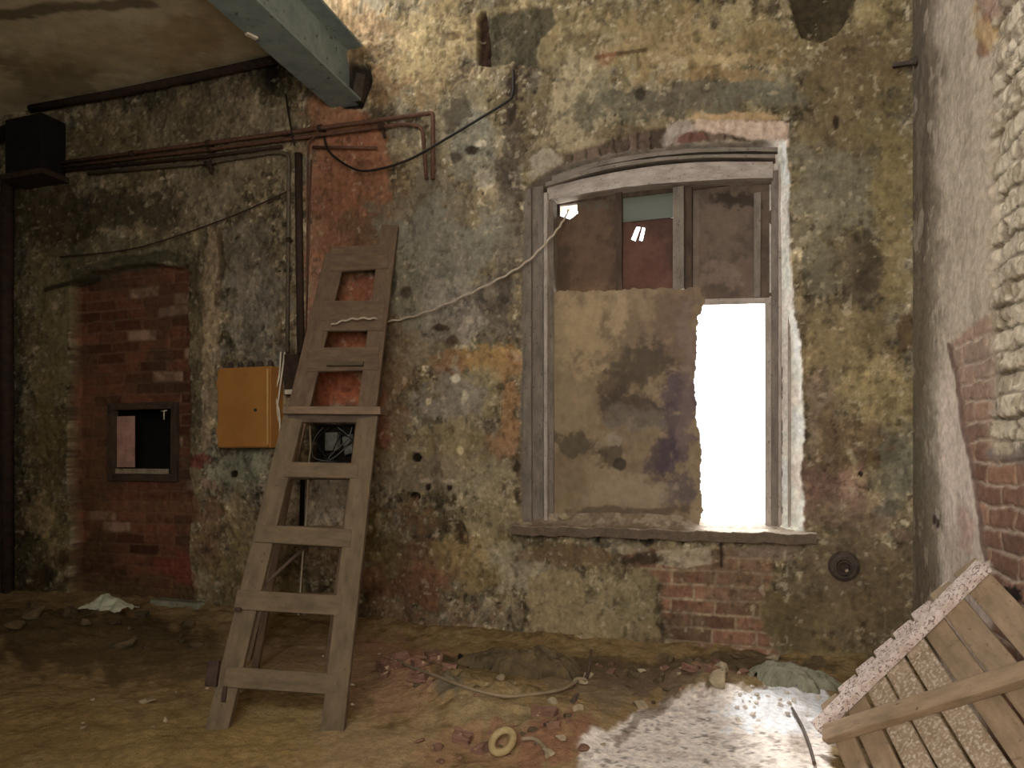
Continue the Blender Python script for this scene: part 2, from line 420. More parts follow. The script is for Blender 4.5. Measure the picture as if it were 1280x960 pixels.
B(560, 320, 60, 60, (112, 110, 96), .85); B(560, 380, 46, 46, (118, 112, 100), .8); B(620, 390, 28, 40, (92, 84, 72), .8); B(500, 370, 40, 40, (108, 104, 86), .8)
B(503, 365, 8, 8, (66, 54, 38), .9); B(548, 408, 12, 5, (56, 40, 28), .9); B(564, 426, 7, 8, (70, 54, 38), .85); B(585, 405, 14, 22, (136, 126, 112), .8, .2)
B(500, 440, 26, 40, (106, 84, 56), .7); B(530, 440, 28, 26, (118, 106, 82), .8); B(560, 455, 30, 14, (132, 96, 60), .8)
B(606, 450, 38, 16, (146, 116, 62), .9, .3); B(635, 460, 16, 16, (140, 108, 62), .8); B(640, 520, 13, 60, (132, 98, 60), .85); B(600, 490, 36, 30, (134, 122, 86), .7)
B(560, 500, 34, 28, (124, 116, 102), .85); B(568, 473, 6, 5, (190, 182, 158), .9, .2); B(536, 500, 3, 4, (184, 168, 130), .9, .2); B(578, 498, 5, 7, (180, 172, 140), .7)
B(560, 560, 80, 36, (122, 108, 74), .8); B(630, 560, 20, 30, (132, 100, 68), .8); B(540, 590, 60, 26, (118, 106, 84), .7); B(610, 600, 40, 26, (128, 118, 90), .8)
B(520, 570, 6, 6, (20, 14, 8), .95, .1, .03); B(519, 621, 7, 5, (14, 10, 6), .97, .1, .03, .2); B(535, 608, 4, 5, (24, 16, 8), .9, .1, .02); B(560, 608, 4, 5, (22, 14, 8), .9, .1, .02)
B(560, 601, 8, 4, (168, 154, 128), .7); B(535, 600, 7, 3, (160, 146, 120), .7); B(520, 560, 10, 4, (152, 140, 110), .7); B(576, 562, 4, 6, (176, 160, 116), .8); B(569, 625, 3, 8, (60, 48, 28), .9)
w.poly([(567, 651), (577, 650), (584, 668), (585, 682), (574, 683), (569, 670)], (46, 36, 18), .93, 1.5, 2, .02)
B(545, 575, 8, 30, (96, 84, 68), .6)
B(520, 700, 60, 50, (104, 76, 48), .8); B(470, 690, 24, 40, (96, 84, 40), .7); B(500, 735, 50, 24, (104, 70, 46), .8); B(600, 700, 50, 36, (116, 98, 56), .75); B(640, 700, 40, 20, (134, 126, 100), .75, .2)
B(620, 650, 40, 24, (116, 104, 76), .7); B(520, 790, 90, 30, (112, 88, 62), .8); B(480, 810, 70, 24, (120, 82, 62), .8)
for x_ in (531, 538, 556, 564): B(x_, 787, 2.5, 5, (30, 22, 14), .9, .2, .01)
# upper field over the window
B(700, 60, 80, 50, (124, 110, 72), .7); B(820, 60, 90, 45, (124, 106, 66), .75); B(920, 40, 50, 36, (126, 112, 74), .7)
w.poly([(608, 20), (650, 14), (694, 8), (697, 28), (678, 46), (668, 80), (640, 82), (606, 82)], (66, 62, 44), .9, 2, 6, .012)
w.poly([(595, 22), (607, 14), (608, 30), (612, 82), (597, 82)], (44, 26, 18), .95, 1.5, 3, .05)
B(715, 140, 24, 60, (152, 138, 104), .9, .3); B(720, 175, 30, 12, (146, 132, 100), .8, .2); B(740, 130, 22, 26, (96, 92, 70), .7)
B(780, 140, 36, 26, (84, 82, 64), .8); B(860, 128, 90, 20, (82, 76, 60), .85); B(940, 115, 50, 24, (86, 84, 68), .8); B(800, 120, 8, 10, (40, 34, 26), .8)
B(780, 165, 40, 8, (96, 82, 58), .7); B(905, 148, 60, 6, (150, 124, 84), .85); B(900, 75, 80, 8, (142, 124, 84), .7); B(880, 95, 70, 8, (120, 98, 58), .7)
w.line([(744, 72), (778, 66), (806, 63)], 2.5, (74, 56, 32), .9, 2)
B(750, 72, 12, 12, (116, 80, 50), .7, .2); B(730, 50, 20, 10, (80, 66, 42), .5); B(848, 82, 14, 10, (148, 134, 100), .7, .2); B(866, 82, 8, 7, (92, 76, 44), .8)
w.poly([(980, -30), (1078, -30), (1066, 12), (1046, 40), (1024, 52), (1000, 44), (992, 14)], (52, 46, 28), .95, 2, 5, .05)
B(1080, 20, 20, 30, (132, 116, 72), .8); B(1110, 40, 24, 60, (118, 104, 64), .6); B(960, 60, 50, 20, (106, 88, 52), .6)
# right field
B(1060, 90, 60, 50, (88, 72, 46), .75); B(1040, 160, 40, 60, (98, 84, 54), .7); B(1100, 160, 40, 60, (96, 84, 48), .7); B(1045, 152, 4, 10, (40, 32, 20), .9, .2, .01)
B(1070, 240, 60, 50, (96, 92, 72), .8); B(1020, 240, 26, 40, (104, 98, 78), .6); B(1115, 240, 26, 70, (106, 92, 54), .8)
B(1082, 318, 36, 30, (58, 50, 34), .85); B(1078, 360, 30, 30, (68, 58, 44), .8); B(1040, 320, 26, 26, (86, 76, 56), .7); B(1020, 330, 20, 40, (96, 92, 72), .7)
B(1120, 340, 20, 60, (114, 100, 62), .8); B(1060, 430, 70, 50, (118, 102, 68), .8); B(1100, 500, 50, 50, (120, 106, 68), .75); B(1132, 420, 10, 18, (74, 58, 36), .9)
B(1030, 520, 26, 60, (106, 90, 72), .8); B(1070, 560, 40, 40, (96, 78, 52), .8); B(1085, 575, 16, 10, (78, 62, 40), .8); B(1030, 610, 34, 40, (106, 80, 68), .8); B(1076, 593, 3, 3, (24, 16, 10), .95, .1, .01, .2)
B(1120, 590, 34, 50, (92, 90, 72), .75); B(1060, 650, 60, 24, (104, 84, 66), .75); B(1110, 640, 18, 12, (80, 76, 64), .8)
B(1060, 720, 80, 50, (92, 78, 56), .8); B(1040, 780, 90, 40, (84, 70, 44), .8); B(990, 790, 50, 40, (90, 78, 48), .7); B(1110, 760, 50, 60, (92, 78, 52), .7)
B(1030, 820, 60, 12, (108, 92, 56), .7, .3)
# lower middle: patching plaster and bare brick under the sill
B(660, 720, 30, 24, (138, 128, 104), .7, .2)
w.poly([(660, 724), (690, 716), (724, 720), (732, 750), (760, 770), (806, 752), (826, 790), (824, 806), (770, 818), (720, 824), (680, 806), (655, 790)], (130, 114, 80), .9, 3, 12, -.006)
B(780, 760, 40, 36, (124, 112, 80), .8); B(720, 700, 60, 14, (96, 76, 50), .8); B(730, 820, 26, 20, (76, 58, 32), .85); B(650, 830, 60, 24, (74, 60, 30), .85, .4)
B(830, 820, 60, 30, (84, 68, 46), .8); B(880, 830, 60, 26, (78, 66, 46), .8); B(776, 822, 4, 5, (44, 32, 20), .9); B(577, 842, 9, 22, (8, 6, 4), .98, .15, .06)
B(600, 870, 50, 20, (70, 60, 36), .7)
mb = sstep(-6, 6, poly_sd(PX + w.wx * 16, PY + w.wy * 14, [(780, 690), (960, 690), (962, 730), (955, 790), (970, 815), (920, 830), (850, 820), (830, 770), (826, 735), (790, 715)]))
rid, mo = bricks(GX + .03, GZ + .02, .235, .078, 5, .009)
cb = alb((112, 78, 58)) * (.6 + .75 * rid[..., None]); cb = cb * (1 - mo[..., None]) + alb((136, 118, 92)) * mo[..., None]
grime = sstep(.45, .6, fbm(GX * 6, GZ * 6, 401, 5))[..., None]
cb = cb * (1 - .55 * grime) + alb((98, 82, 60)) * .55 * grime
w.c = w.c * (1 - .92 * mb[..., None]) + cb * .92 * mb[..., None]
w.h += mb * (.006 - .004 * (1 - mo))
w.poly([(820, 690), (888, 682), (890, 706), (850, 710), (822, 706)], (142, 130, 106), .9, 1.5, 3, -.008)
w.poly([(770, 684), (800, 678), (812, 690), (780, 694)], (140, 128, 100), .8, 2, 4); B(810, 702, 26, 8, (52, 46, 32), .85)
w.line([(901, 680), (902, 708)], 2, (40, 30, 24), .9, 1); B(945, 690, 40, 10, (108, 92, 78), .8)
detail(w, GX * .85 + 3, GZ * .85, .55)
# bricked-up doorway, set back
DR = [xz(86, 352), xz(108, 338), xz(150, 332), xz(200, 330), xz(234, 332), xz(236, 470), xz(237, 600), xz(238, 768), xz(88, 772), xz(87, 560)]
sd_door = poly_sd(GX + w.wx * .03, GZ + w.wy * .03, DR) + w.f * .02
md = sstep(-.006, .012, sd_door)
rid, mo = bricks(GX + .1, GZ + .03, .27, .078, 9, .011, .01)
cb = alb((100, 58, 36)) * (.4 + .8 * rid[..., None])
cb = np.where((rid > .93)[..., None], alb((136, 106, 84)), cb)
cb = cb * (1 - .7 * mo[..., None]) + alb((98, 70, 48)) * .7 * mo[..., None]
g2 = sstep(.5, .64, fbm(GX * 4 + 9, GZ * 5, 421, 5))[..., None]
cb = cb * (1 - .6 * g2) + alb((72, 54, 36)) * .6 * g2
w.c = w.c * (1 - md[..., None]) + cb * md[..., None]
DOOR_D = .085
w.h = w.h * (1 - .5 * md) + md * (DOOR_D + .004 * mo + .004 * rid)
B(190, 640, 50, 14, (112, 74, 48), .6); B(215, 715, 24, 22, (112, 50, 34), .7); B(110, 700, 40, 40, (56, 40, 22), .7); B(150, 740, 70, 16, (78, 62, 34), .7); B(110, 600, 24, 120, (84, 60, 32), .5)
w.line([(95, 345), (150, 328), (210, 318), (240, 330)], 7, (62, 58, 40), .8, 6)
w.line([(55, 362), (92, 352), (110, 345)], 3, (40, 34, 20), .9, 2, .01)
# arch over the window: broken header course
ARCH = [(704, 190), (760, 176), (830, 160), (870, 151), (986, 154), (988, 186), (930, 184), (870, 186), (790, 196), (704, 216)]
ma = sstep(-3, 3, poly_sd(PX + w.wx * 7, PY + w.wy * 7, ARCH))
ph = np.abs(((PX + w.wx * 14) / 17.0) % 1 - .5) * 2
hd = np.abs(np.sin(np.floor((PX + w.wx * 14) / 17.0) * 91.7) * 4375.8) % 1
ca = alb((80, 64, 54)) * (.55 + .8 * hd[..., None]); ca = ca * (1 - .7 * sstep(.8, .95, ph)[..., None])
w.c = w.c * (1 - .9 * ma[..., None]) + ca * .9 * ma[..., None]
w.h += ma * (.02 - .016 * (1 - sstep(.8, .95, ph)) * hd)
w.poly([(868, 150), (986, 153), (988, 186), (960, 184), (930, 172), (890, 166), (868, 162)], (166, 146, 128), .9, 2, 5, -.008)
B(852, 160, 16, 8, (150, 138, 126), .7, .2); B(868, 176, 16, 9, (92, 60, 50), .85, .2); B(905, 180, 36, 4, (128, 120, 100), .7); B(838, 176, 10, 10, (136, 128, 118), .6)
B(680, 212, 26, 20, (130, 122, 104), .85, .2, -.01)

# window niche: splayed plaster reveal down to the frame
ND = .15
OUT = [xz(*p) for p in [(652, 652), (650, 400), (655, 232), (700, 205), (780, 186), (870, 176), (985, 172), (989, 300), (992, 385), (1003, 450), (1004, 560), (1007, 668), (652, 668)]]
INN = [xz(*p, ND) for p in [(684, 664), (684, 246), (780, 228), (870, 220), (966, 217), (966, 668)]]
so = poly_sd(GX + w.wx * .02, GZ + w.wy * .015, OUT) + w.f * .025; si = -poly_sd(GX, GZ, INN)
t = np.where(so > 0, np.clip(so / np.maximum(so + np.maximum(si, 0), 1e-6), 0, 1), 0)
nm = sstep(-.003, .01, so)
w.h = w.h * (1 - nm) + nm * ND * t ** .8
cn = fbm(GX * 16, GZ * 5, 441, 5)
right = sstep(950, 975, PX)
cc = (alb((104, 96, 84)) * (1 - right[..., None]) + alb((210, 200, 192)) * right[..., None]) * (.7 + .6 * cn[..., None])  # right reveal painted paler for the window light it catches
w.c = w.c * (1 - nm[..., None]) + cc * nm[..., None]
inside = si < -.012
# niche with old switch gear, behind the ladder
SW = [xz(*p) for p in [(384, 530), (446, 530), (446, 579), (380, 579)]]
ss = poly_sd(GX, GZ, SW); ms = sstep(-.004, .01, ss)
w.h = w.h * (1 - ms) + ms * .12; w.c = w.c * (1 - ms[..., None]) + alb((26, 22, 18)) * ms[..., None]
# opening behind the small hatch in the brickwork
HT = [xz(*p, DOOR_D) for p in [(141, 509), (215, 507), (214, 594), (141, 596)]]
sh = poly_sd(GX, GZ, HT)
# pocket round the beam end
BP = [xz(*p) for p in [(432, 78), (462, 82), (464, 104), (452, 136), (425, 136)]]
mp_ = sstep(-.004, .012, poly_sd(GX + w.wx * .01, GZ + w.wy * .01, BP)); w.lay(mp_, alb((30, 24, 20)), .95, .06)
# small ragged relief everywhere
w.h += (fbm(GX * 3, GZ * 3, 501, 6, .6) - .5) * .03 * (1 - nm) * (1 - md * .5) + (fbm(GX * 22, GZ * 22, 521, 4, .6) - .5) * .009
edge = np.minimum(1, np.minimum((XR - GX) / .05, 1)); w.h *= np.clip(edge, 0, 1)
gone = inside | (sh > .004)
keep = ~(gone[:-1, :-1] & gone[1:, :-1] & gone[1:, 1:] & gone[:-1, 1:])
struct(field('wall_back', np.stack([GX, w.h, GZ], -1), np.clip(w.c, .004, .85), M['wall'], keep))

# ------------------------------------------------------------------ RIGHT WALL
CR = Vector((XR, 0, 0)); RW = Vector((.117, -1, 0)).normalized(); RN = Vector((-RW.y * -1, RW.x * -1, 0))
RN = Vector((RW.y, -RW.x, 0))      # towards the room (-X)
gu = np.concatenate([np.arange(0, 2.2, .0075), np.arange(2.2, 5.3, .1)])
gz2 = np.concatenate([np.arange(-.12, 3.3, .0075), np.arange(3.3, ZT, .05)])
GU, GV = np.meshgrid(gu, gz2, indexing='ij')
WX = CR.x + RW.x * GU; WY = CR.y + RW.y * GU
PX2, PY2 = project(WX, WY, GV)
r = Paint(PX2, PY2, alb((158, 147, 129)), 61)
rid, mo = bricks(GU, GV, .24, .080, 21, .010, .02)
nw = fbm(GU * 7, GV * 7, 611, 6, .62)
cbr = alb((122, 88, 66)) * (.65 + .6 * rid[..., None]); cbr = cbr * (1 - mo[..., None]) + alb((150, 132, 112)) * mo[..., None]
cwh = alb((176, 165, 143)) * (.72 + .5 * nw[..., None]); cwh = cwh * (1 - .7 * mo[..., None]) + alb((74, 64, 48)) * .8 * mo[..., None]
holes = sstep(.57, .62, fbm(GU * 12 + 4, GV * 12, 641, 5))[..., None]; cwh = cwh * (1 - .55 * holes) + alb((112, 98, 74)) * .55 * holes
jx = PX2 + r.wx * 8
mbr = sstep(1228, 1242, jx)                                        # bare masonry nearest the camera
whit = sstep(585, 545, PY2 + r.wy * 40) * sstep(1226, 1240, jx)
low = np.maximum(mbr, 0)
crack = [(1186, 430), (1195, 470), (1203, 530), (1219, 600), (1230, 700), (1300, 760), (1300, 400), (1235, 390)]
mcr = sstep(-2, 3, poly_sd(PX2 + r.wx * 5, PY2 + r.wy * 4, crack))
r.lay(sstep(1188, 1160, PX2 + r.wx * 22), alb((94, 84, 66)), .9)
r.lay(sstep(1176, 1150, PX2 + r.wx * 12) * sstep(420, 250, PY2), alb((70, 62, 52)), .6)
r.lay(sstep(430, 520, PY2) * sstep(1172, 1182, PX2 + r.wx * 5), alb((178, 162, 148)), .8)
r.lay(sstep(.56, .62, fbm(GU * 9, GV * 3, 661, 5)), alb((124, 112, 94)), .35)
r.lay(sstep(.62, .66, fbm(GU * 14, GV * 10, 671, 5)), alb((168, 156, 138)), .4)
r.blob(1130, 560, 30, 90, (100, 96, 80), .6); r.blob(1165, 650, 3, 6, (40, 30, 20), .9, .2, .01); r.blob(1170, 655, 2, 6, (40, 30, 20), .9, .2, .01)
mall = np.maximum(mcr, mbr)
cmix = cbr * (1 - whit[..., None]) + cwh * whit[..., None]
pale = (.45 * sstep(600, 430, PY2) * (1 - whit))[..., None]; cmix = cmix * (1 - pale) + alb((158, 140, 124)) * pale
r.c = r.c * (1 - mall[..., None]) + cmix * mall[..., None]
r.blob(1228, 35, 14, 22, (150, 122, 72), .8); r.blob(1226, 60, 8, 12, (110, 72, 48), .7); r.blob(1240, 10, 14, 12, (116, 80, 66), .7)
r.blob(1272, 570, 30, 16, (96, 88, 84), .7); r.blob(1258, 740, 20, 10, (24, 18, 12), .95, .2, .06); r.line([(1186, 430), (1195, 470), (1203, 530), (1219, 600), (1230, 700)], 2, (84, 58, 48), .85, 3)
r.line([(1196, 200), (1208, 232)], 1.5, (180, 172, 160), .7); r.blob(1205, 662, 10, 24, (150, 118, 104), .6)
rel = mall * (.008 + .010 * mo - .022 * (rid - .5) * whit + .012 * whit * sstep(.5, .6, fbm(GU * 11, GV * 11, 711, 5, .65))) + (fbm(GU * 4, GV * 4, 681, 6, .6) - .5) * .03 + (fbm(GU * 20, GV * 20, 691, 4, .6) - .5) * (.008 + .016 * mall * whit) + mall * whit * (fbm(GU * 45, GV * 45, 731, 3, .6) - .5) * .01
rel *= np.clip(GU / .05, 0, 1)
PW = np.stack([WX - RN.x * rel, WY - RN.y * rel, GV], -1)
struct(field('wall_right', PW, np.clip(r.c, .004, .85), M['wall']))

# ------------------------------------------------------------------ FLOOR
def floor_h(x, y):
    x = np.asarray(x, float); y = np.asarray(y, float)
    h = (fbm(x * 2, y * 2, 701, 5) - .5) * .05 + (fbm(x * 9, y * 9, 721, 4) - .5) * .025
    px, py = project(x, y, 0.0)
    def mound(cx, cy, rx, ry, a):
        return a * np.exp(-(((px - cx) / rx) ** 2 + ((py - cy) / ry) ** 2))
    near = np.exp(-(np.maximum(-y, 0) / .22) ** 2)
    rough = fbm(x * 12, y * 12, 741, 4, .6)
    h = h + near * .05 * (.5 + rough)
    h = h + (mound(640, 890, 130, 40, .07) + mound(880, 860, 60, 24, .08) + mound(560, 870, 60, 30, .04) + mound(700, 930, 60, 30, .04) + mound(60, 790, 130, 20, .12) + mound(980, 870, 60, 22, .04) + mound(520, 840, 60, 25, .04)) * (.55 + .9 * rough)
    flat = np.exp(-(((px - 900) / 120) ** 2 + ((py - 940) / 34) ** 2))
    return h * (1 - .8 * flat)

fx = np.concatenate([np.arange(XL, -3.4, .03), np.arange(-3.4, 1.0, .011), np.arange(1.0, 1.9, .05)])
fy = np.concatenate([np.arange(-5.25, -2.6, .08), np.arange(-2.6, .25, .011)])
FX, FY = np.meshgrid(fx, fy, indexing='ij')
FPX, FPY = project(FX, FY, 0.0)
f = Paint(FPX, FPY, alb((128, 106, 62)), 81)
n1 = fbm(FX * 3, FY * 3, 801, 6, .6); n2 = fbm(FX * 14, FY * 14, 821, 5, .6)
f.lay(sstep(.48, .6, n1), alb((112, 90, 50)), .7); f.lay(sstep(.55, .62, n2), alb((142, 122, 82)), .5); f.lay(sstep(.4, .34, n2), alb((84, 66, 36)), .6)
G = f.blob
G(60, 810, 160, 30, (62, 50, 24), .85); G(180, 830, 120, 24, (92, 76, 42), .7); G(150, 930, 200, 40, (124, 102, 50), .6); G(330, 920, 120, 40, (138, 116, 62), .7)
G(470, 930, 70, 40, (142, 120, 84), .8); G(480, 860, 80, 30, (140, 108, 80), .8); G(530, 830, 70, 24, (142, 104, 80), .8); G(380, 820, 80, 24, (140, 114, 82), .8)
G(640, 850, 90, 24, (96, 82, 48), .85); G(620, 910, 70, 24, (132, 116, 80), .7); G(590, 945, 60, 24, (140, 108, 74), .8); G(680, 935, 50, 26, (124, 84, 60), .85); G(760, 860, 60, 30, (108, 92, 66), .8)
G(560, 880, 20, 12, (90, 86, 72), .7); G(850, 860, 60, 20, (92, 78, 58), .8); G(880, 850, 40, 12, (132, 94, 74), .7)
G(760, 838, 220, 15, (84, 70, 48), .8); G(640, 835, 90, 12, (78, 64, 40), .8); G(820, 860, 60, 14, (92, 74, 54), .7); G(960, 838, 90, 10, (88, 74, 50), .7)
m_lit = f.poly([(726, 990), (722, 934), (780, 905), (850, 880), (930, 872), (960, 868), (1035, 876), (1050, 990)], (206, 198, 192), .95, 4, 12)  # pool of window light painted pale into the floor colour
f.lay(m_lit * sstep(.58, .64, fbm(FX * 20, FY * 20, 841, 5, .65)), alb((150, 136, 124)), .7)
f.line([(770, 930), (800, 905), (840, 885)], 7, (104, 88, 72), .7, 14); f.lay(m_lit * sstep(.6, .7, fbm(FX * 5, FY * 16, 861, 5)), alb((176, 166, 158)), .5)
f.lay(m_lit * sstep(.66, .7, fbm(FX * 34, FY * 34, 881, 4, .6)), alb((84, 72, 62)), .7)
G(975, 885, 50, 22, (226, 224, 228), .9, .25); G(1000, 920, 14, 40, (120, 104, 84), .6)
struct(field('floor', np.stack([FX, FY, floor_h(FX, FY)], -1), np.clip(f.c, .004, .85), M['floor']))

def fz(x, y): return float(floor_h(np.array([x]), np.array([y]))[0])

# ------------------------------------------------------------------ CEILING, OTHER WALLS
BEAM_X0, BEAM_X1 = on_y(413, 132).x, on_y(453, 130).x
BEAM_ZB = on_y(434, 131).z
bx = (BEAM_X0 + BEAM_X1) / 2
cx_ = np.linspace(XL, bx, 120); cy_ = np.linspace(-5.25, .07, 200)
CX, CY = np.meshgrid(cx_, cy_, indexing='ij')
CPX, CPY = project(CX, CY, ZC)
c = Paint(CPX, CPY, alb((176, 168, 132)), 91)
c.lay(sstep(.45, .62, fbm(CX * 1.6, CY * 1.6, 901, 6)), alb((152, 142, 106)), .8); c.lay(sstep(.55, .66, fbm(CX * 3, CY * 3, 921, 6)), alb((188, 180, 146)), .6)
c.blob(60, 90, 60, 30, (104, 88, 56), .6); c.blob(240, 50, 40, 40, (150, 126, 80), .6); c.blob(120, 60, 100, 24, (164, 148, 108), .6)
c.line([(-20, 24), (80, 10), (190, 2)], 6, (70, 54, 38), .7, 8); c.blob(250, 68, 3, 3, (190, 180, 150), .8)
ch = (fbm(CX * 2, CY * 2, 941, 4) - .5) * .03
struct(field('ceiling', np.stack([CX, CY, ZC + ch], -1), np.clip(c.c, .004, .85), M['ceil']))
m = MB(); m.box(((bx + 1.9) / 2, -2.6, ZT + .02), ((1.9 - bx) / 2, 0, 0), (0, 2.75, 0), (0, 0, .05)); struct(m.build('ceiling_bay', M['room']))
m = MB(); m.box((XL - .05, -2.6, 1.8), (.05, 0, 0), (0, 2.75, 0), (0, 0, 2.2)); struct(m.build('wall_left', M['room']))
# wall behind the camera with one unseen opening, added and sized for its light
FYW = -5.2; OX0, OX1, OZ0, OZ1 = -1.1, .95, .95, 2.85
m = MB()
m.box(((XL + OX0) / 2, FYW + .06, 1.9), ((OX0 - XL) / 2, 0, 0), (0, .36, 0), (0, 0, 2.3))  # thickened into an unseen pier to keep light off the left side
m.box(((1.9 + OX1) / 2, FYW - .15, 1.9), ((1.9 - OX1) / 2, 0, 0), (0, .15, 0), (0, 0, 2.3))
m.box(((OX0 + OX1) / 2, FYW - .15, (OZ0 - .4) / 2), ((OX1 - OX0) / 2, 0, 0), (0, .15, 0), (0, 0, (OZ0 + .4) / 2))
m.box(((OX0 + OX1) / 2, FYW - .15, (OZ1 + 4.2) / 2), ((OX1 - OX0) / 2, 0, 0), (0, .15, 0), (0, 0, (4.2 - OZ1) / 2))
struct(m.build('wall_front', M['room']))
m = MB(); m.box((-1, 12, -.5), (25, 0, 0), (0, 11.7, 0), (0, 0, .05)); struct(m.build('ground', M['out']))
# outer reveal of the window through the thickness of the wall
ring = MB()
ix0, ix1 = INN[0][0], INN[5][0]; iz0, iz1 = INN[0][1], INN[4][1]
ring.box((ix0 - .1, .31, (iz0 + iz1) / 2), (.1, 0, 0), (0, .15, 0), (0, 0, (iz1 - iz0) / 2 + .2))
ring.box((ix1 + .1, .31, (iz0 + iz1) / 2), (.1, 0, 0), (0, .15, 0), (0, 0, (iz1 - iz0) / 2 + .2))
ring.box(((ix0 + ix1) / 2, .31, iz0 - .1), ((ix1 - ix0) / 2, 0, 0), (0, .15, 0), (0, 0, .1))
ring.box(((ix0 + ix1) / 2, .31, iz1 + .12), ((ix1 - ix0) / 2, 0, 0), (0, .15, 0), (0, 0, .1))

# ------------------------------------------------------------------ WINDOW
win = struct(empty('window_1', on_y(825, 664, .1)))
ring.build('outer_reveal', M['plaster_pale'], win)
def vboard(pxa, pxb, pya, pyb, y0, y1, mat, name, bev=.004):
    a, b = on_y(pxa, pyb, y0), on_y(pxb, pya, y0)
    m = MB(); m.box(((a.x + b.x) / 2, (y0 + y1) / 2, (a.z + b.z) / 2), (0, 0, (b.z - a.z) / 2), ((b.x - a.x) / 2, 0, 0), (0, (y1 - y0) / 2, 0), bev, .0015)
    return m.build(name, mat, win)
vboard(653, 664, 236, 652, .01, .12, M['grey_wood'], 'jamb_casing')
vboard(665, 679, 232, 655, .035, .14, M['grey_wood'], 'jamb_casing')
vboard(679.5, 684, 240, 655, .02, .12, M['pale_wood'], 'jamb_bead', .006)
vboard(684, 692, 244, 655, .07, .17, M['grey_wood'], 'jamb_post')
vboard(964, 973, 212, 662, .10, .17, M['grey_wood'], 'jamb_casing')
vboard(973, 977, 205, 662, .085, .16, M['pale_wood'], 'jamb_bead', .006)
vboard(977, 984, 198, 662, .11, .17, M['grey_wood'], 'jamb_casing')
vboard(985, 988.5, 176, 660, .055, .12, M['pale_wood'], 'jamb_bead', .006)
vboard(956, 964, 372, 662, .10, .17, M['pale_wood'], 'jamb_post')
def arch_piece(top, bot, y0, y1, mat, name):
    m = MB(); T = smooth_path([(*xz(*p, y0), 0) for p in top], 6); Bt = smooth_path([(*xz(*p, y0), 0) for p in bot], 6)
    n = len(T)
    vs = []
    for i in range(n):
        j = Vector((0, 0, 0))
        for (q, yy) in ((T[i], y0), (T[i], y1), (Bt[i], y1), (Bt[i], y0)):
            vs.append((q.x, yy, q.y + random.uniform(-.0015, .0015)))
    fs = [[i * 4 + k, i * 4 + (k + 1) % 4, i * 4 + 4 + (k + 1) % 4, i * 4 + 4 + k] for i in range(n - 1) for k in range(4)]
    fs += [[3, 2, 1, 0], [(n - 1) * 4 + k for k in range(4)]]
    gs = [(v[0], v[1], v[2] - T[i // 4].y) for i, v in enumerate(vs)]
    m.add(vs, fs, gs); return m.build(name, mat, win)
arch_piece([(684, 234), (780, 213), (870, 203), (966, 202)], [(684, 250), (780, 234), (870, 226), (966, 222)], .05, .17, M['pale_wood'], 'arch_head')
arch_piece([(682, 228), (760, 206), (860, 194), (969, 193)], [(682, 233), (760, 211), (860, 198), (969, 197)], .02, .14, M['grey_wood'], 'arch_bead')
arch_piece([(690, 220), (760, 199), (860, 186), (972, 184)], [(690, 226), (760, 205), (860, 191), (972, 189)], .03, .14, M['grey_wood'], 'arch_bead')
vboard(841, 855, 232, 362, .10, .17, M['grey_wood'], 'mullion'); vboard(856, 865, 232, 362, .12, .18, M['dark_wood'], 'mullion')
vboard(770, 777, 236, 366, .12, .17, M['dark_wood'], 'mullion')
vboard(942, 951, 240, 372, .11, .17, M['grey_wood'], 'mullion')
vboard(692, 964, 226, 237, .15, .18, M['dark_wood'], 'head_rail')
m = MB(); a, b = on_y(772, 279, .16), on_y(850, 230, .16)
m.box(((a.x + b.x) / 2, .16, (a.z + b.z) / 2), (0, 0, (b.z - a.z) / 2), ((b.x - a.x) / 2, 0, 0), (0, .002, 0)); m.build('pane', M['pane'], win)

def sheet(name, outline, holes, Y, thick, painter, res=.005, jag=3.0, mat=None, parent=None, seed=1, curl=None):
    """thin board cut to an outline with a ragged edge, optional holes"""
    xs = [xz(*p, Y) for p in outline]
    x0, x1 = min(q[0] for q in xs) - .02, max(q[0] for q in xs) + .02
    z0, z1 = min(q[1] for q in xs) - .02, max(q[1] for q in xs) + .02
    X, Z = np.meshgrid(np.arange(x0, x1, res), np.arange(z0, z1, res), indexing='ij')
    px, py = project(X, Y, Z)
    p = Paint(px, py, alb((100, 84, 62)), seed); painter(p, X, Z)
    jx = (fbm(px / 9, py / 9, seed + 70, 3) - .5) * 2 * jag; jy = (fbm(px / 9 + 40, py / 9, seed + 90, 3) - .5) * 2 * jag
    ins = poly_sd(px + jx, py + jy, outline) > 0
    for h in holes: ins &= ~(poly_sd(px + jx * .4, py + jy * .4, h) > 0)
    keep = ins[:-1, :-1] & ins[1:, 1:] & ins[1:, :-1] & ins[:-1, 1:]
    yy = Y + (fbm(X * 2.5, Z * 2.5, seed + 5, 3) - .5) * .02
    if curl is not None: yy = yy + curl(px, py)
    o = field(name, np.stack([X, yy, Z], -1), np.clip(p.c, .004, .85), mat or M['sheet'], keep, parent)
    s = o.modifiers.new('thickness', 'SOLIDIFY'); s.thickness = thick; s.offset = 0
    return o

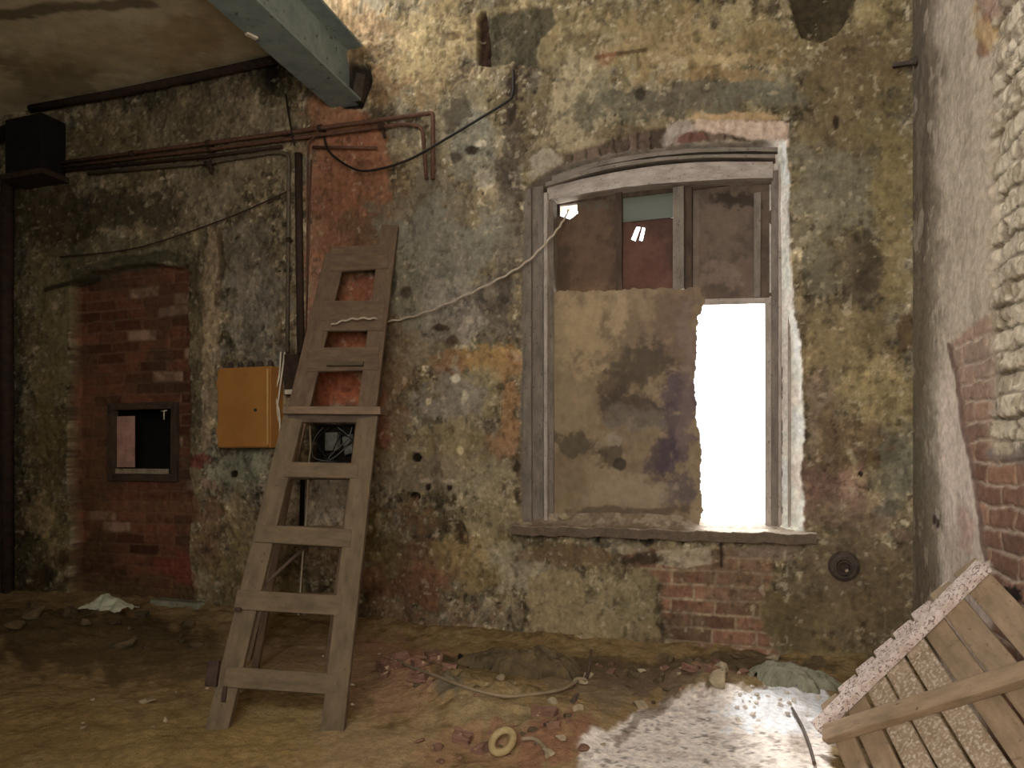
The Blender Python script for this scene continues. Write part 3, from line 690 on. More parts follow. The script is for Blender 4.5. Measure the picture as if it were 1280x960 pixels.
def p_big(p, X, Z):
    n = fbm(X * 5, Z * 3, 1001, 6, .6)
    p.c[:] = alb((104, 88, 66)); p.lay(sstep(.4, .6, n), alb((120, 104, 78)), .7)
    b = p.blob
    b(730, 410, 32, 60, (136, 118, 84), .75); b(700, 470, 12, 80, (112, 98, 72), .6); b(775, 385, 10, 30, (140, 122, 92), .7); b(840, 410, 40, 50, (94, 76, 62), .8)
    b(800, 450, 34, 26, (66, 58, 46), .85); b(780, 480, 26, 22, (70, 60, 46), .8); b(800, 505, 36, 18, (58, 50, 42), .8); b(720, 555, 32, 14, (66, 60, 44), .85); b(765, 560, 22, 16, (64, 56, 42), .8)
    b(850, 530, 24, 60, (70, 58, 66), .85); b(835, 560, 24, 30, (62, 52, 58), .8); b(850, 620, 22, 40, (76, 66, 68), .8); b(800, 520, 30, 14, (96, 88, 76), .6); b(770, 545, 10, 10, (124, 114, 98), .7, .2)
    b(790, 610, 44, 22, (126, 112, 90), .7); b(720, 610, 30, 30, (104, 90, 64), .6); b(775, 578, 9, 8, (46, 40, 32), .85, .2); b(790, 640, 70, 6, (76, 64, 50), .8); b(860, 470, 10, 80, (104, 88, 82), .5)
BIG = [(690, 366), (702, 364), (760, 363), (792, 360), (877, 360), (881, 378), (874, 400), (870, 440), (869, 480), (872, 520), (877, 560), (877, 605), (880, 636), (876, 650), (874, 662), (800, 662), (690, 662)]
o = sheet('plywood_sheet', BIG, [], .088, .012, p_big, .0045, 3.0, seed=31, curl=lambda px, py: -.02 * sstep(840, 880, px) * sstep(380, 520, py))
tag(o, 'large stained plywood sheet closing the lower left of the window', 'board')
def p_dark(base, blobs, s):
    def go(p, X, Z):
        p.c[:] = alb(base); n = fbm(X * 6, Z * 4, s, 6, .6)
        p.lay(sstep(.45, .62, n), alb(tuple(int(v * 1.3) for v in base)), .7)
        for q in blobs: p.blob(*q)
    return go
o = sheet('upper_board', [(688, 238), (774, 226), (774, 368), (688, 370)], [[(700, 256), (706, 252), (721, 253), (722, 266), (712, 274), (701, 270)]], .155, .01,
          p_dark((64, 50, 38), [(720, 245, 40, 14, (74, 74, 62), .7), (740, 330, 30, 40, (84, 64, 48), .6), (695, 260, 8, 20, (26, 20, 16), .9)], 1101), .004, 1.5, seed=33)
tag(o, 'dark board with a bright hole in the upper left corner of the window', 'board')
o = sheet('upper_board', [(774, 272), (843, 272), (843, 366), (774, 366)], [[(789, 299), (796, 283), (800, 284), (794, 301)], [(799, 300), (803, 284), (806, 285), (803, 301)]], .168, .01,
          p_dark((66, 44, 36), [(810, 340, 24, 24, (74, 46, 38), .7)], 1121), .003, .6, seed=35)
tag(o, 'reddish dark board with two light slits under the small window pane', 'board')
o = sheet('upper_board', [(864, 228), (984, 226), (984, 378), (930, 378), (905, 379), (878, 376), (864, 366)], [], .162, .01,
          p_dark((72, 60, 50), [(900, 290, 26, 40, (86, 74, 62), .7), (900, 345, 22, 16, (104, 90, 78), .6), (920, 250, 30, 14, (34, 28, 22), .8), (870, 300, 5, 60, (98, 88, 78), .6)], 1141), .004, 3, seed=37)
tag(o, 'brown board at the upper right of the window above the bright gap', 'board')
# splintered batten and hanging fibres over the gap
m = MB(); pa, pb = on_y(874, 378, .12), on_y(962, 376, .12); m.bar(pa, pb, .03, .02, (0, 1, 0), .003, .002)
sp = empty('splintered_batten', (pa + pb) / 2); m.build('batten', M['pale_wood'], sp)
for i in range(26):
    m = MB(); q = pa.lerp(pb, random.random()); L = random.uniform(.01, .04)
    m.tube([q, q + Vector((random.uniform(-.03, .03), random.uniform(-.01, .01), -L))], [.0016, .0006], 5); m.build('splinter', M['pale_wood'], sp)
tag(sp, 'splintered pale batten along the top of the bright gap', 'batten')

# sill
zs = on_y(830, 662, -.07).z
a, b = on_y(640, 660, -.07), on_y(1021, 670, -.07)
sy = np.concatenate([[-.05, -.068, -.0685, -.0695, -.07, -.069, -.066], np.linspace(-.062, .24, 60)])
X, Y = np.meshgrid(np.linspace(a.x, b.x, 300), sy, indexing='ij')
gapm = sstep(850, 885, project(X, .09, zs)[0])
rise = (1 - .75 * gapm) * .105 * sstep(-.03, .15, Y) * (.8 + .4 * fbm(X * 5, Y * 5, 1501, 4))
Z = zs + rise + (fbm(X * 16, Y * 16, 1521, 5, .6) - .5) * .022
Z[:, 0] -= .058; Z[:, 1] -= .056; Z[:, 2] -= .053; Z[:, 3] -= .006; Z[:, 4] -= .002
Yj = Y + (fbm(X * 9, Z * 9, 1541, 4) - .5) * .016
spx, spy = project(X, Yj, Z); sp_ = Paint(spx, spy, alb((120, 106, 88)), 1561); 
sp_.lay(sstep(.45, .6, fbm(X * 8, Y * 8, 1581, 6, .62)), alb((98, 82, 62)), .7); sp_.lay(sstep(.55, .6, fbm(X * 14, Y * 14, 1601, 5)), alb((142, 128, 108)), .6)
sp_.lay(gapm, alb((176, 166, 154)), .7); sp_.c[:, :4] = alb((84, 72, 58))  # sill colour lightened where light comes through the gap
struct(field('trim_1', np.stack([X, Yj, Z], -1), np.clip(sp_.c, .004, .85), M['wall']))

# ------------------------------------------------------------------ BEAM
bm_ = MB(); fw = (BEAM_X1 - BEAM_X0); yb0, yb1 = -5.15, .03
bm_.box((bx, (yb0 + yb1) / 2, BEAM_ZB + .008), (0, (yb1 - yb0) / 2, 0), (fw / 2, 0, 0), (0, 0, .008), .003)
beam = empty('steel_beam', (bx, 0, BEAM_ZB))
bm_.build('lower_flange', M['beam'], beam)
m = MB(); m.box((bx, (yb0 + yb1) / 2, BEAM_ZB + .18), (0, (yb1 - yb0) / 2, 0), (.006, 0, 0), (0, 0, .172)); m.build('web', M['beam'], beam)
m = MB(); m.box((bx, (yb0 + yb1) / 2, BEAM_ZB + .36), (0, (yb1 - yb0) / 2, 0), (fw / 2, 0, 0), (0, 0, .008), .003); m.build('upper_flange', M['beam'], beam)
m = MB(); m.prism([(BEAM_X1 - .07, BEAM_ZB + .002), (BEAM_X1 + .006, BEAM_ZB - .004), (BEAM_X1 + .02, BEAM_ZB + .09), (BEAM_X1 + .03, BEAM_ZB + .16), (BEAM_X1 - .03, BEAM_ZB + .18)], -.03, .05); m.build('bearing_plate', M['iron'], beam)
m = MB(); p = on_z(305, 48, BEAM_ZB - .008); m.box(p, (.012, .03, 0), (-.012, .006, 0), (0, 0, .006), .002); m.build('clip', M['white_cable'], beam)
beam.rotation_euler.z = .06
tag(beam, 'blue-grey painted steel beam running to the wall at the upper left', 'beam')
p = on_y(386, 10, -.35)
m = MB(); pts = smooth_path([on_y(386, -30, -.3), on_y(387, 4, -.3), on_y(380, 18, -.3), on_y(392, 22, -.3), on_y(402, 26, -.3)]); m.tube(pts, .007, 8)
tag(m.build('hanging_wire', M['black']), 'short dark wire hanging beside the beam', 'wire')

# ------------------------------------------------------------------ PIPES AND WIRES
def pipe(name, pix, Y, r, mat, label, cat='pipe', n=10, bend=0, group=None, clamp=None):
    P = [on_y(px, py, Y) for px, py in pix]
    if bend:
        Q = [P[0]]
        for i in range(1, len(P) - 1):
            u = (P[i - 1] - P[i]).normalized(); v = (P[i + 1] - P[i]).normalized()
            for k in range(7):
                t = k / 6; Q.append((P[i] + u * bend) * (1 - t) ** 2 + P[i] * 2 * t * (1 - t) + (P[i] + v * bend) * t * t)
        Q.append(P[-1]); P = Q
    m = MB(); m.tube(P, r, n)
    if clamp:
        root = empty(name, P[0]); m.build('tube', mat, root)
        for (px, py) in clamp:
            q = on_y(px, py, Y); c2 = MB(); c2.lathe(q + Vector((-.012, 0, 0)), (1, 0, 0), [(0, 0), (r * 1.6, 0), (r * 1.6, .024), (0, .024)], 14)
            c2.box(q + Vector((0, .03, 0)), (.01, 0, 0), (0, .035, 0), (0, 0, .006)); c2.build('clamp', M['rust_dark'], root)
        o = root
    else: o = m.build(name, mat)
    return tag(o, label, cat, group)
pipe('pipe', [(64, 205), (260, 179), (541, 141), (541, 224)], -.05, .0135, M['rust'], 'topmost rusty pipe crossing the wall and turning down at its right end', bend=.02, clamp=[(165, 192), (260, 179), (400, 160)])
pipe('pipe', [(64, 210), (260, 187), (505, 155), (528, 158), (533, 224)], -.045, .012, M['rust'], 'rusty pipe just under the topmost one with a curved drop at the right', bend=.05, clamp=[(262, 187)])
pipe('pipe', [(64, 215), (262, 195), (352, 183)], -.04, .011, M['rust_dark'], 'short dark pipe between the rusty pipes and the bent grey one')
pipe('pipe', [(110, 217), (262, 203), (345, 190), (361, 192), (359, 440)], -.035, .012, M['grey_pipe'], 'grey pipe bending down the wall above the yellow cabinet', bend=.05, clamp=[(264, 203), (361, 300)])
pipe('pipe', [(391, 184), (471, 185)], -.03, .010, M['rust'], 'short rusty stub pipe on the terracotta strip')
pipe('conduit', [(373, 192), (374, 300), (376, 442)], -.03, .024, M['rust_dark'], 'thick black upright conduit left of the ladder', 'conduit')
pipe('thin_conduit', [(389, 200), (386, 300), (382, 430)], -.008, .006, M['rust'], 'thin reddish conduit beside the thick black one', 'conduit')
pipe('lower_conduit', [(379, 580), (377, 657)], -.015, .016, M['matt_black'], 'short black conduit on the wall behind the stepladder', 'conduit')
m = MB(); q = on_y(477, 158, -.05); m.lathe(q + Vector((-.02, 0, 0)), (1, 0, 0), [(0, 0), (.02, 0), (.02, .04), (0, .04)], 12); 
v = empty('valve', q); m.build('body', M['rust_dark'], v)
m = MB(); m.tube([q, on_y(481, 172, -.075)], .009, 8); m.build('spindle', M['rust_dark'], v); tag(v, 'small black tap on the second pipe right of the beam', 'valve')
m = MB(); q = on_y(261, 208, -.05); m.tube([q, on_y(264, 216, -.07)], .012, 8); m.tube([q + Vector((-.03, 0, .03)), q + Vector((.03, 0, -.02))], .014, 8)
tag(m.build('pipe_coupling', M['rust_dark']), 'dark coupling joining the pipes above the doorway', 'coupling')
def cable(name, pts, r, mat, label, cat='cable', sm=8, n=8):
    m = MB(); m.tube(smooth_path(pts, sm), r, n); return tag(m.build(name, mat), label, cat)
cable('black_cable', [on_y(404, 166, -.04), on_y(412, 190, -.06), on_y(440, 210, -.07), on_y(465, 213, -.07), on_y(510, 200, -.07), on_y(560, 172, -.07), on_y(600, 148, -.06), on_y(632, 128, -.04), on_y(641, 118, -.03), on_y(642, 88, -.02)], .0075, M['black'], 'black cable sagging across the wall from the pipes toward the window')
cable('thin_wire', [on_y(357, 118, -.03), on_y(362, 150, -.06), on_y(368, 182, -.05)], .006, M['black'], 'thin black wire hanging under the beam to the pipes', 'wire')
cable('loop_wire', [on_y(405, 158, -.03), on_y(392, 172, -.05), on_y(385, 186, -.04), on_y(384, 260, -.03), on_y(383, 380, -.03)], .005, M['rust'], 'thin brown wire looping from the pipes down the strip', 'wire')
cable('slack_wire', [on_y(75, 321, -.02), on_y(160, 312, -.05), on_y(230, 292, -.05), on_y(300, 266, -.05), on_y(362, 238, -.04)], .005, M['rust_dark'], 'thin slack wire over the bricked-up doorway', 'wire')
m = MB(); m.tube([on_y(38, 136, -.06), on_y(150, 116, -.06), on_y(250, 95, -.06), on_y(342, 75, -.06)], .028, 10)
tag(m.build('ceiling_pipe', M['rust_dark']), 'dark thick pipe along the joint of ceiling and wall at the upper left', 'pipe')
# black duct in the far corner
a, b = on_y(6, 222, -.2), on_y(52, 140, -.2)
du = empty('duct', ((a.x + b.x) / 2, -.1, a.z)); m = MB(); m.box(((a.x + b.x) / 2, -.1, (a.z + b.z) / 2), ((b.x - a.x) / 2, 0, 0), (0, .1, 0), (0, 0, (b.z - a.z) / 2), .01); m.build('casing', M['matt_black'], du)
m = MB(); m.box(((a.x + b.x) / 2, -.1, a.z), ((b.x - a.x) / 2 + .03, 0, 0), (0, .12, 0), (0, 0, .02), .005); m.build('flange', M['rust_dark'], du)
m = MB(); m.tube([Vector((a.x - .3, -.1, b.z - .05)), Vector((a.x + .1, -.1, b.z - .02))], .05, 10); m.build('spigot', M['matt_black'], du)
tag(du, 'black metal duct box under the ceiling at the far left', 'duct')
m = MB(); m.tube([on_y(9, 226, -.06), on_y(8, 400, -.06), on_z(9, 730, .03) * 0 + Vector((on_y(9, 700, -.06).x, -.06, -.02))], .045, 12)
tag(m.build('downpipe', M['rust_dark']), 'dark upright pipe at the far left below the duct', 'pipe')

# ------------------------------------------------------------------ YELLOW CABINET
Yb = -.14
a, b = on_y(272, 560, Yb), on_y(337, 457, Yb)
cab = empty('electrical_cabinet', ((a.x + b.x) / 2, -.07, a.z)); ccx, ccz = (a.x + b.x) / 2, (a.z + b.z) / 2; hw, hh = (b.x - a.x) / 2, (b.z - a.z) / 2
m = MB(); m.box((ccx, -.062, ccz), (hw, 0, 0), (0, .065, 0), (0, 0, hh), .006); m.build('body', M['yellow'], cab)
dr = MB(); dr.box((ccx - .004, Yb + .006, ccz - .004), (hw - .008, 0, 0), (0, .010, 0), (0, 0, hh - .01), .004); door = dr.build('door', M['yellow'], cab)
m = MB(); m.box((ccx + hw - .012, Yb - .004, ccz), (0, 0, hh - .02), (.006, 0, 0), (0, .004, 0), .002); m.build('edge_strip', M['yellow_pale'], door)
m = MB(); m.lathe((ccx + .1, Yb - .012, ccz - .02), (0, 1, 0), [(0, 0), (.01, 0), (.012, .012), (0, .012)], 14); m.build('lock', M['iron'], door)
for dz in (-.6, .6):
    m = MB(); m.tube([(ccx - hw - .004, Yb + .004, ccz + dz * hh - .03), (ccx - hw - .004, Yb + .004, ccz + dz * hh + .03)], .007, 8); m.build('hinge', M['yellow'], cab)
for i in range(5):
    x = ccx - hw + (i + .6) * 2 * hw / 5.2; m = MB(); z = ccz + hh
    m.lathe((x, -.07, z - .005), (0, 0, 1), [(0, 0), (.022, 0), (.022, .014), (.016, .018), (.016, .042), (.009, .045), (.009, .05), (0, .05)], 14); m.build('cable_gland', M['iron'], cab)
tag(cab, 'ochre yellow metal electrical cabinet with dark cable glands on top', 'cabinet')
jb = empty('junction_box', on_y(363, 470, -.03)); a, b = on_y(355, 494, -.06), on_y(372, 442, -.06)
m = MB(); m.box(((a.x + b.x) / 2, -.03, (a.z + b.z) / 2), ((b.x - a.x) / 2, 0, 0), (0, .03, 0), (0, 0, (b.z - a.z) / 2), .004); m.build('box_body', M['rust_dark'], jb)
m = MB(); m.box(((a.x + b.x) / 2, -.064, a.z + .02), ((b.x - a.x) / 2 - .01, 0, 0), (0, .004, 0), (0, 0, .016), .002); m.build('terminal', M['white_cable'], jb)
tag(jb, 'narrow dark junction box at the foot of the upright conduit', 'junction box')
for k, (off, lab) in enumerate(((0, 'pale cable hanging between the yellow cabinet and the ladder'), (5, 'second pale cable curling beside the cabinet right edge'))):
    cable('hanging_cable', [on_y(351 + off, 440, -.03), on_y(349 + off * .6, 470, -.05), on_y(344 + off, 492, -.07), on_y(349 - off * .5, 515, -.06), on_y(350, 545 - off * 3, -.04)], .006, M['white_cable'], lab)
# switch gear in its niche
sg = empty('switch_gear', on_y(418, 556, .06)); q = on_y(416, 556, .05)
m = MB(); m.box(on_y(416, 552, .06), (.045, 0, 0), (0, .025, 0), (0, 0, .06), .006); m.build('bracket', M['gear'], sg)
m = MB(); m.box(on_y(436, 556, .07), (.03, .0, .01), (0, .02, 0), (-.01, 0, .06), .004); m.build('fuse_block', M['gear'], sg)
for k in range(6):
    m = MB(); m.tube(smooth_path([on_y(395 + 9 * k, 534, .08), on_y(random.uniform(392, 444), 550, .03), on_y(random.uniform(392, 444), 572, .05), on_y(random.uniform(392, 440), 578, .09)]), .004, 6); m.build('wire', M['gear' if k % 2 else 'black'], sg)
tag(sg, 'grey switch gear with loose wires in the black wall niche', 'switch gear')
cable('white_cable', [on_y(387, 532, -.02), on_y(388, 560, -.02), on_y(386, 578, -.02), on_y(383, 640, -.03), on_y(378, 700, -.04), on_y(375, 745, -.05), on_y(373, 770, -.05), on_y(377, 792, -.05), on_y(388, 806, -.05)], .006, M['white_cable'], 'white cable hanging down the wall behind the stepladder')

# ------------------------------------------------------------------ HATCH IN THE BRICKWORK
Yh = DOOR_D - .02
def hp(px, py, Y=None): return on_y(px, py, Yh if Y is None else Y)
ha = empty('hatch', hp(178, 598)); a, b = hp(135, 601), hp(221, 502)
x0, x1, z0, z1 = a.x, b.x, a.z, b.z; fwid = .05
m = MB(); m.box(((x0 + x1) / 2, Yh + .02, z1 - fwid / 2), ((x1 - x0) / 2, 0, 0), (0, .03, 0), (0, 0, fwid / 2), .004, .002)
m.box(((x0 + x1) / 2, Yh + .02, z0 + fwid / 2), ((x1 - x0) / 2, 0, 0), (0, .03, 0), (0, 0, fwid / 2), .004, .002)
m.box((x0 + fwid / 2, Yh + .02, (z0 + z1) / 2), (0, 0, (z1 - z0) / 2), (fwid / 2, 0, 0), (0, .03, 0), .004, .002)
m.box((x1 - fwid / 2, Yh + .02, (z0 + z1) / 2), (0, 0, (z1 - z0) / 2), (fwid / 2, 0, 0), (0, .03, 0), .004, .002); m.build('frame', M['dark_wood'], ha)
m = MB(); c0 = Vector(((x0 + x1) / 2, Yh + .2, (z0 + z1) / 2)); hx, hz = (x1 - x0) / 2 - .005, (z1 - z0) / 2 - .005
m.box(c0 + Vector((0, .15, 0)), (hx, 0, 0), (0, .004, 0), (0, 0, hz)); m.box(c0 + Vector((-hx, 0, 0)), (.004, 0, 0), (0, .15, 0), (0, 0, hz)); m.box(c0 + Vector((hx, 0, 0)), (.004, 0, 0), (0, .15, 0), (0, 0, hz))
m.box(c0 + Vector((0, 0, hz)), (hx, 0, 0), (0, .15, 0), (0, 0, .004)); m.box(c0 + Vector((0, 0, -hz)), (hx, 0, 0), (0, .15, 0), (0, 0, .004)); m.build('lining', M['matt_black'], ha)
p, q = hp(143, 584, Yh + .04), hp(168, 520, Yh + .04)
m = MB(); m.box(((p.x + q.x) / 2, Yh + .04, (p.z + q.z) / 2), (0, 0, (q.z - p.z) / 2), ((q.x - p.x) / 2, 0, 0), (0, .008, 0), .003); lf = m.build('leaf', M['pink_pane'], ha)  # open pane, its reflection put into the colour
p, q = hp(140, 592, Yh + .03), hp(210, 586, Yh + .03)
m = MB(); m.box(((p.x + q.x) / 2, Yh + .03, (p.z + q.z) / 2), ((q.x - p.x) / 2, 0, 0), (0, .012, 0), (0, 0, (q.z - p.z) / 2), .003); m.build('bottom_rail', M['plaster'], ha)
m = MB(); p = hp(205, 514, Yh + .01); m.tube([p + Vector((-.025, 0, 0)), p + Vector((.025, 0, .005))], .005, 6); m.tube([p, p + Vector((0, 0, -.06))], .005, 6); m.build('hook', M['white_cable'], ha)
tag(ha, 'small dark framed hatch with a half open leaf in the bricked-up doorway', 'hatch')

# ------------------------------------------------------------------ LADDERS
def plane_pt(px, py, a, b):
    k = (HZ - py) / F; v = (a + b * EYE) / (1 - b * k); return at_d(px, py, v)
FWD = Vector((-ST, CT, 0)); RGT = Vector((CT, ST, 0))
LA, LB = 2.98, .36
def lp(px, py): return plane_pt(px, py, LA, LB)
lean = (lp(400, 520) - lp(400, 860)).normalized(); lean = Vector((0, 0, 1)) + FWD * LB; nrm_l = (FWD - Vector((0, 0, 1)) * LB).normalized() * -1   # faces the camera
st = empty('stepladder', lp(340, 915))
def plank(mb, p, q, w, t, nrm): return mb.bar(p, q, w, t, nrm, .005, .0025)
def foot_z(p): return p
fl, fr = lp(272, 906), lp(416, 918)
for p in (fl, fr): p.z = fz(p.x, p.y) - .01
m = MB(); plank(m, fl, lp(370, 512), .088, .034, nrm_l); m.build('rail', M['ladder'], st)
m = MB(); plank(m, fr, lp(461, 512), .088, .034, nrm_l); m.build('rail', M['ladder'], st)
for (xa, ya, xb, yb, wd) in ((274, 846, 428, 856, .082), (288, 750, 434, 758, .080), (314, 668, 446, 674, .078), (350, 588, 455, 590, .070)):
    m = MB(); off = nrm_l * .008; plank(m, lp(xa + 8, ya) + off, lp(xb - 6, yb) + off, wd, .026, nrm_l); m.build('tread', M['ladder'], st)
capc = lp(418, 514)
m = MB(); m.box(capc + FWD * .05, RGT * .215, FWD * .11, Vector((0, 0, .016)), .006, .003); m.build('cap_board', M['ladder_grey'], st)
m = MB(); m.box(capc + Vector((0, 0, -.03)) + nrm_l * .02, RGT * .2, Vector((0, 0, .03)), FWD * .012, .004, .002); m.build('apron', M['dark_wood'], st)
for (xt, xf, yf) in ((376, 318, 838), (452, 410, 838)):
    tp = at_d(xt, 522, capc.dot(FWD) + DIST * CT + .1); ft = on_z(xf, yf); ft.z = fz(ft.x, ft.y) - .01
    m = MB(); plank(m, ft, tp, .035, .03, FWD); m.build('rear_leg', M['ladder_grey'], st)
p1, p2 = lp(376, 684) + FWD * .1, lp(322, 738) + FWD * .02
m = MB(); m.tube([p1, p2], .008, 8); m.build('stay', M['dark_wood'], st)
m = MB(); q = lp(268, 842); m.box(q + nrm_l * .02, lean.normalized() * .05, RGT * .022, nrm_l * .012, .003, .003); m.box(lp(282, 868) + nrm_l * .012, lean.normalized() * .03, RGT * .008, nrm_l * .01, .002); m.build('hinge_strap', M['rust_dark'], st)
m = MB(); m.box(lp(302, 764) + nrm_l * .045, RGT * .012, lean.normalized() * .008, nrm_l * .006, .002); m.build('bolt', M['rust_dark'], st)
tag(st, 'dusty wooden stepladder with a cap board and wide treads', 'stepladder')

UA, UB = 4.02, .30
def up(px, py): return plane_pt(px, py, UA, UB)
nrm_u = (FWD - Vector((0, 0, 1)) * UB).normalized() * -1
ld = empty('wooden_ladder', up(360, 820))
f1, f2 = up(298, 822), up(420, 822)
for p in (f1, f2): p.z = fz(p.x, p.y) - .01
m = MB(); plank(m, f1, up(420, 318), .125, .03, nrm_u); m.build('rail', M['ladder_grey'], ld)
m = MB(); plank(m, f2, up(488, 282), .105, .03, nrm_u); m.build('rail', M['ladder_grey'], ld)
for (xa, ya, xb, yb, wd) in ((414, 326, 486, 322, .17), (404, 396, 480, 396, .20), (386, 451, 474, 449, .15), (356, 590, 452, 590, .09), (338, 668, 442, 668, .09), (320, 752, 430, 752, .09)):
    m = MB(); off = nrm_u * .008; plank(m, up(xa, ya) + off, up(xb, yb) + off, wd, .024, nrm_u); m.build('rung_board', M['ladder_grey'], ld)
m = MB(); off = nrm_u * .04; plank(m, up(410, 458) + off, up(456, 458) + off, .03, .02, nrm_u); m.build('batten', M['ladder'], ld)
tag(ld, 'tall grey-brown ladder with broad rung boards leaning on the terracotta strip', 'ladder')
# cord from the ladder to the hole in the window
cord_pts = [up(416, 411) + nrm_u * .05, up(440, 405) + nrm_u * .06, up(468, 403) + nrm_u * .05, on_y(490, 401, -.05), on_y(530, 391, -.07), on_y(580, 370, -.08), on_y(625, 348, -.08), on_y(660, 326, -.06), on_y(690, 295, -.02), on_y(704, 276, .06), on_y(711, 262, .2)]
cp = smooth_path(cord_pts, 10)
cp = [q + Vector((0, 0, .004 * math.sin(i * 1.3))) for i, q in enumerate(cp)]
m = MB(); m.tube(cp, .0062, 8); tag(m.build('cord', M['cord']), 'pale twisted cord strung from the ladder to the hole in the window', 'cord')

# ------------------------------------------------------------------ WALL FITTINGS
q = on_y(1055, 708, -.005)
pf = empty('pipe_stub', q); m = MB(); m.lathe(q + Vector((0, .02, 0)), (0, -1, 0), [(0, 0), (.076, 0), (.076, .022), (.062, .032), (.05, .034), (.05, .026), (.0, .026)], 28); m.build('collar', M['iron'], pf)
m = MB(); m.lathe(q + Vector((0, 0, 0)), (0, -1, 0), [(0, 0), (.036, 0), (.036, .05), (.026, .05), (.026, .02), (0, .02)], 22); m.build('tube', M['rust_dark'], pf)
m = MB(); m.lathe(q + Vector((.012, -.02, -.018)), (0, -1, 0), [(0, 0), (.009, 0), (.009, .018), (0, .022)], 10); m.build('bolt', M['plaster'], pf)
tag(pf, 'round black pipe stub in the wall right of the window sill', 'pipe stub')
m = MB(); m.bar(on_y(1116, 82, -.03), on_y(1146, 78, -.06), .025, .02, (0, 0, 1), .004); m.box(on_y(1144, 76, -.06), (.006, 0, .02), (0, .01, 0), (.008, 0, -.003))
tag(m.build('wall_bracket', M['iron']), 'black iron bar fixed across the corner at the upper right', 'bracket')

# ------------------------------------------------------------------ LEANING SLATTED PANEL
def cs(lat, v, z): return RGT * lat + FWD * v + Vector((0, -DIST, z))
A = cs(1.1375, 2.8, .085); Bq = cs(1.620, 2.66, .662)
S = (RGT * -.125 + FWD * -1 + Vector((0, 0, -.376))).normalized()
R = (Bq - A); RL = R.length; Rn = R.normalized()
PN = Rn.cross(S).normalized()
cam = Vector((0, -DIST, EYE))
if PN.dot(cam - A) < 0: PN = -PN
def pp(px, py, off=0.0):
    d = Vector(ray(px, py)); t = (A + PN * off - cam).dot(PN) / d.dot(PN); return cam + d * t
pan = empty('slatted_panel', A)
n = 8; pitch = RL / n
for i in range(n):
    c0 = A + Rn * pitch * (i + .5) - PN * .02
    zL = c0.z / abs(S.z) - .02
    Ls = min(max(zL, .25), .78)
    wd = pitch - random.uniform(.010, .018)
    if i == n - 1: wd += .02; c0 = c0 + Rn * .02
    st0 = c0 - S * random.uniform(.098, .118); en = c0 + S * Ls
    m = MB(); m.bar(st0, en, wd, .02, PN, .009, .003)
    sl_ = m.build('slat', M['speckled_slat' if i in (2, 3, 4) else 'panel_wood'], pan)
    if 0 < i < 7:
        m = MB(); dd = (en - st0).normalized(); m.bar(st0 - dd * .002, st0 + dd * .085, wd + .004, .024, PN, .009, .002); o = m.build('lit_end', M['speckled']); o.parent = sl_  # slat ends whitened to show window light on them, with flaky specks
m = MB(); m.bar(A - Rn * .03, A + Rn * (RL * .62), .075, .035, PN, .005, .002); m.bar(A + Rn * (RL * .62), Bq + Rn * .03, .075, .035, PN, .005, .002)
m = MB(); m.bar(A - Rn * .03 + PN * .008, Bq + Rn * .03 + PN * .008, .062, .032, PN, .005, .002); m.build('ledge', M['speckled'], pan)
b0, b1 = pp(1032, 918, .008), pp(1300, 836, .008)
m = MB(); m.bar(b0, b1 + (b1 - b0) * .12, .07, .035, PN, .005, .002); m.build('brace', M['panel_wood'], pan)
tag(pan, 'slatted wooden panel with ledge and brace leaning at the lower right', 'panel')

# ------------------------------------------------------------------ FLOOR THINGS
def chunk(name, x, y, size, mat, flat=.6, brick=False, sink=.3, rot=None, asp=(1, 1)):
    bm = bmesh.new()
    if brick:
        bmesh.ops.create_cube(bm, size=2); bmesh.ops.subdivide_edges(bm, edges=bm.edges[:], cuts=2, use_grid_fill=True)
        for v in bm.verts: v.co = Vector((v.co.x, v.co.y * .5, v.co.z * .28)) + Vector([random.uniform(-.09, .09) for _ in range(3)])
        cut = random.uniform(.1, .6); bmesh.ops.bisect_plane(bm, geom=bm.verts[:] + bm.edges[:] + bm.faces[:], plane_co=(cut, 0, 0), plane_no=(1, random.uniform(-.4, .4), random.uniform(-.3, .3)), clear_outer=True)
        bmesh.ops.holes_fill(bm, edges=[e for e in bm.edges if e.is_boundary])
    else:
        bmesh.ops.create_icosphere(bm, subdivisions=3 if size > .07 else 2, radius=1)
        ks = [Vector([random.gauss(0, 1) for _ in range(3)]).normalized() for _ in range(13)]; ds = [random.uniform(.3, .7) for _ in ks]
        for v in bm.verts:
            for k, d in zip(ks, ds):
                e = v.co.dot(k) - d
                if e > 0: v.co -= k * e
            v.co *= 1 + random.uniform(-.07, .07)
            v.co = Vector((v.co.x * asp[0], v.co.y * asp[1], v.co.z * flat))
    R3 = Matrix.Rotation(random.uniform(0, 6.28) if rot is None else rot, 3, 'Z') @ Matrix.Rotation(random.uniform(-.3, .3), 3, 'X') @ Matrix.Rotation(random.uniform(-.3, .3), 3, 'Y')
    for v in bm.verts: v.co = R3 @ (v.co * size)
    lo = min(v.co.z for v in bm.verts); hi = max(v.co.z for v in bm.verts)
    bm.verts.index_update()
    m = MB(); off = Vector([random.uniform(0, 9) for _ in range(3)])
    m.add([v.co for v in bm.verts], [[v.index for v in f.verts] for f in bm.faces], [v.co + off for v in bm.verts]); bm.free()
    o = m.build(name, mat); o.location = (x, y, fz(x, y) - lo - sink * (hi - lo)); return o

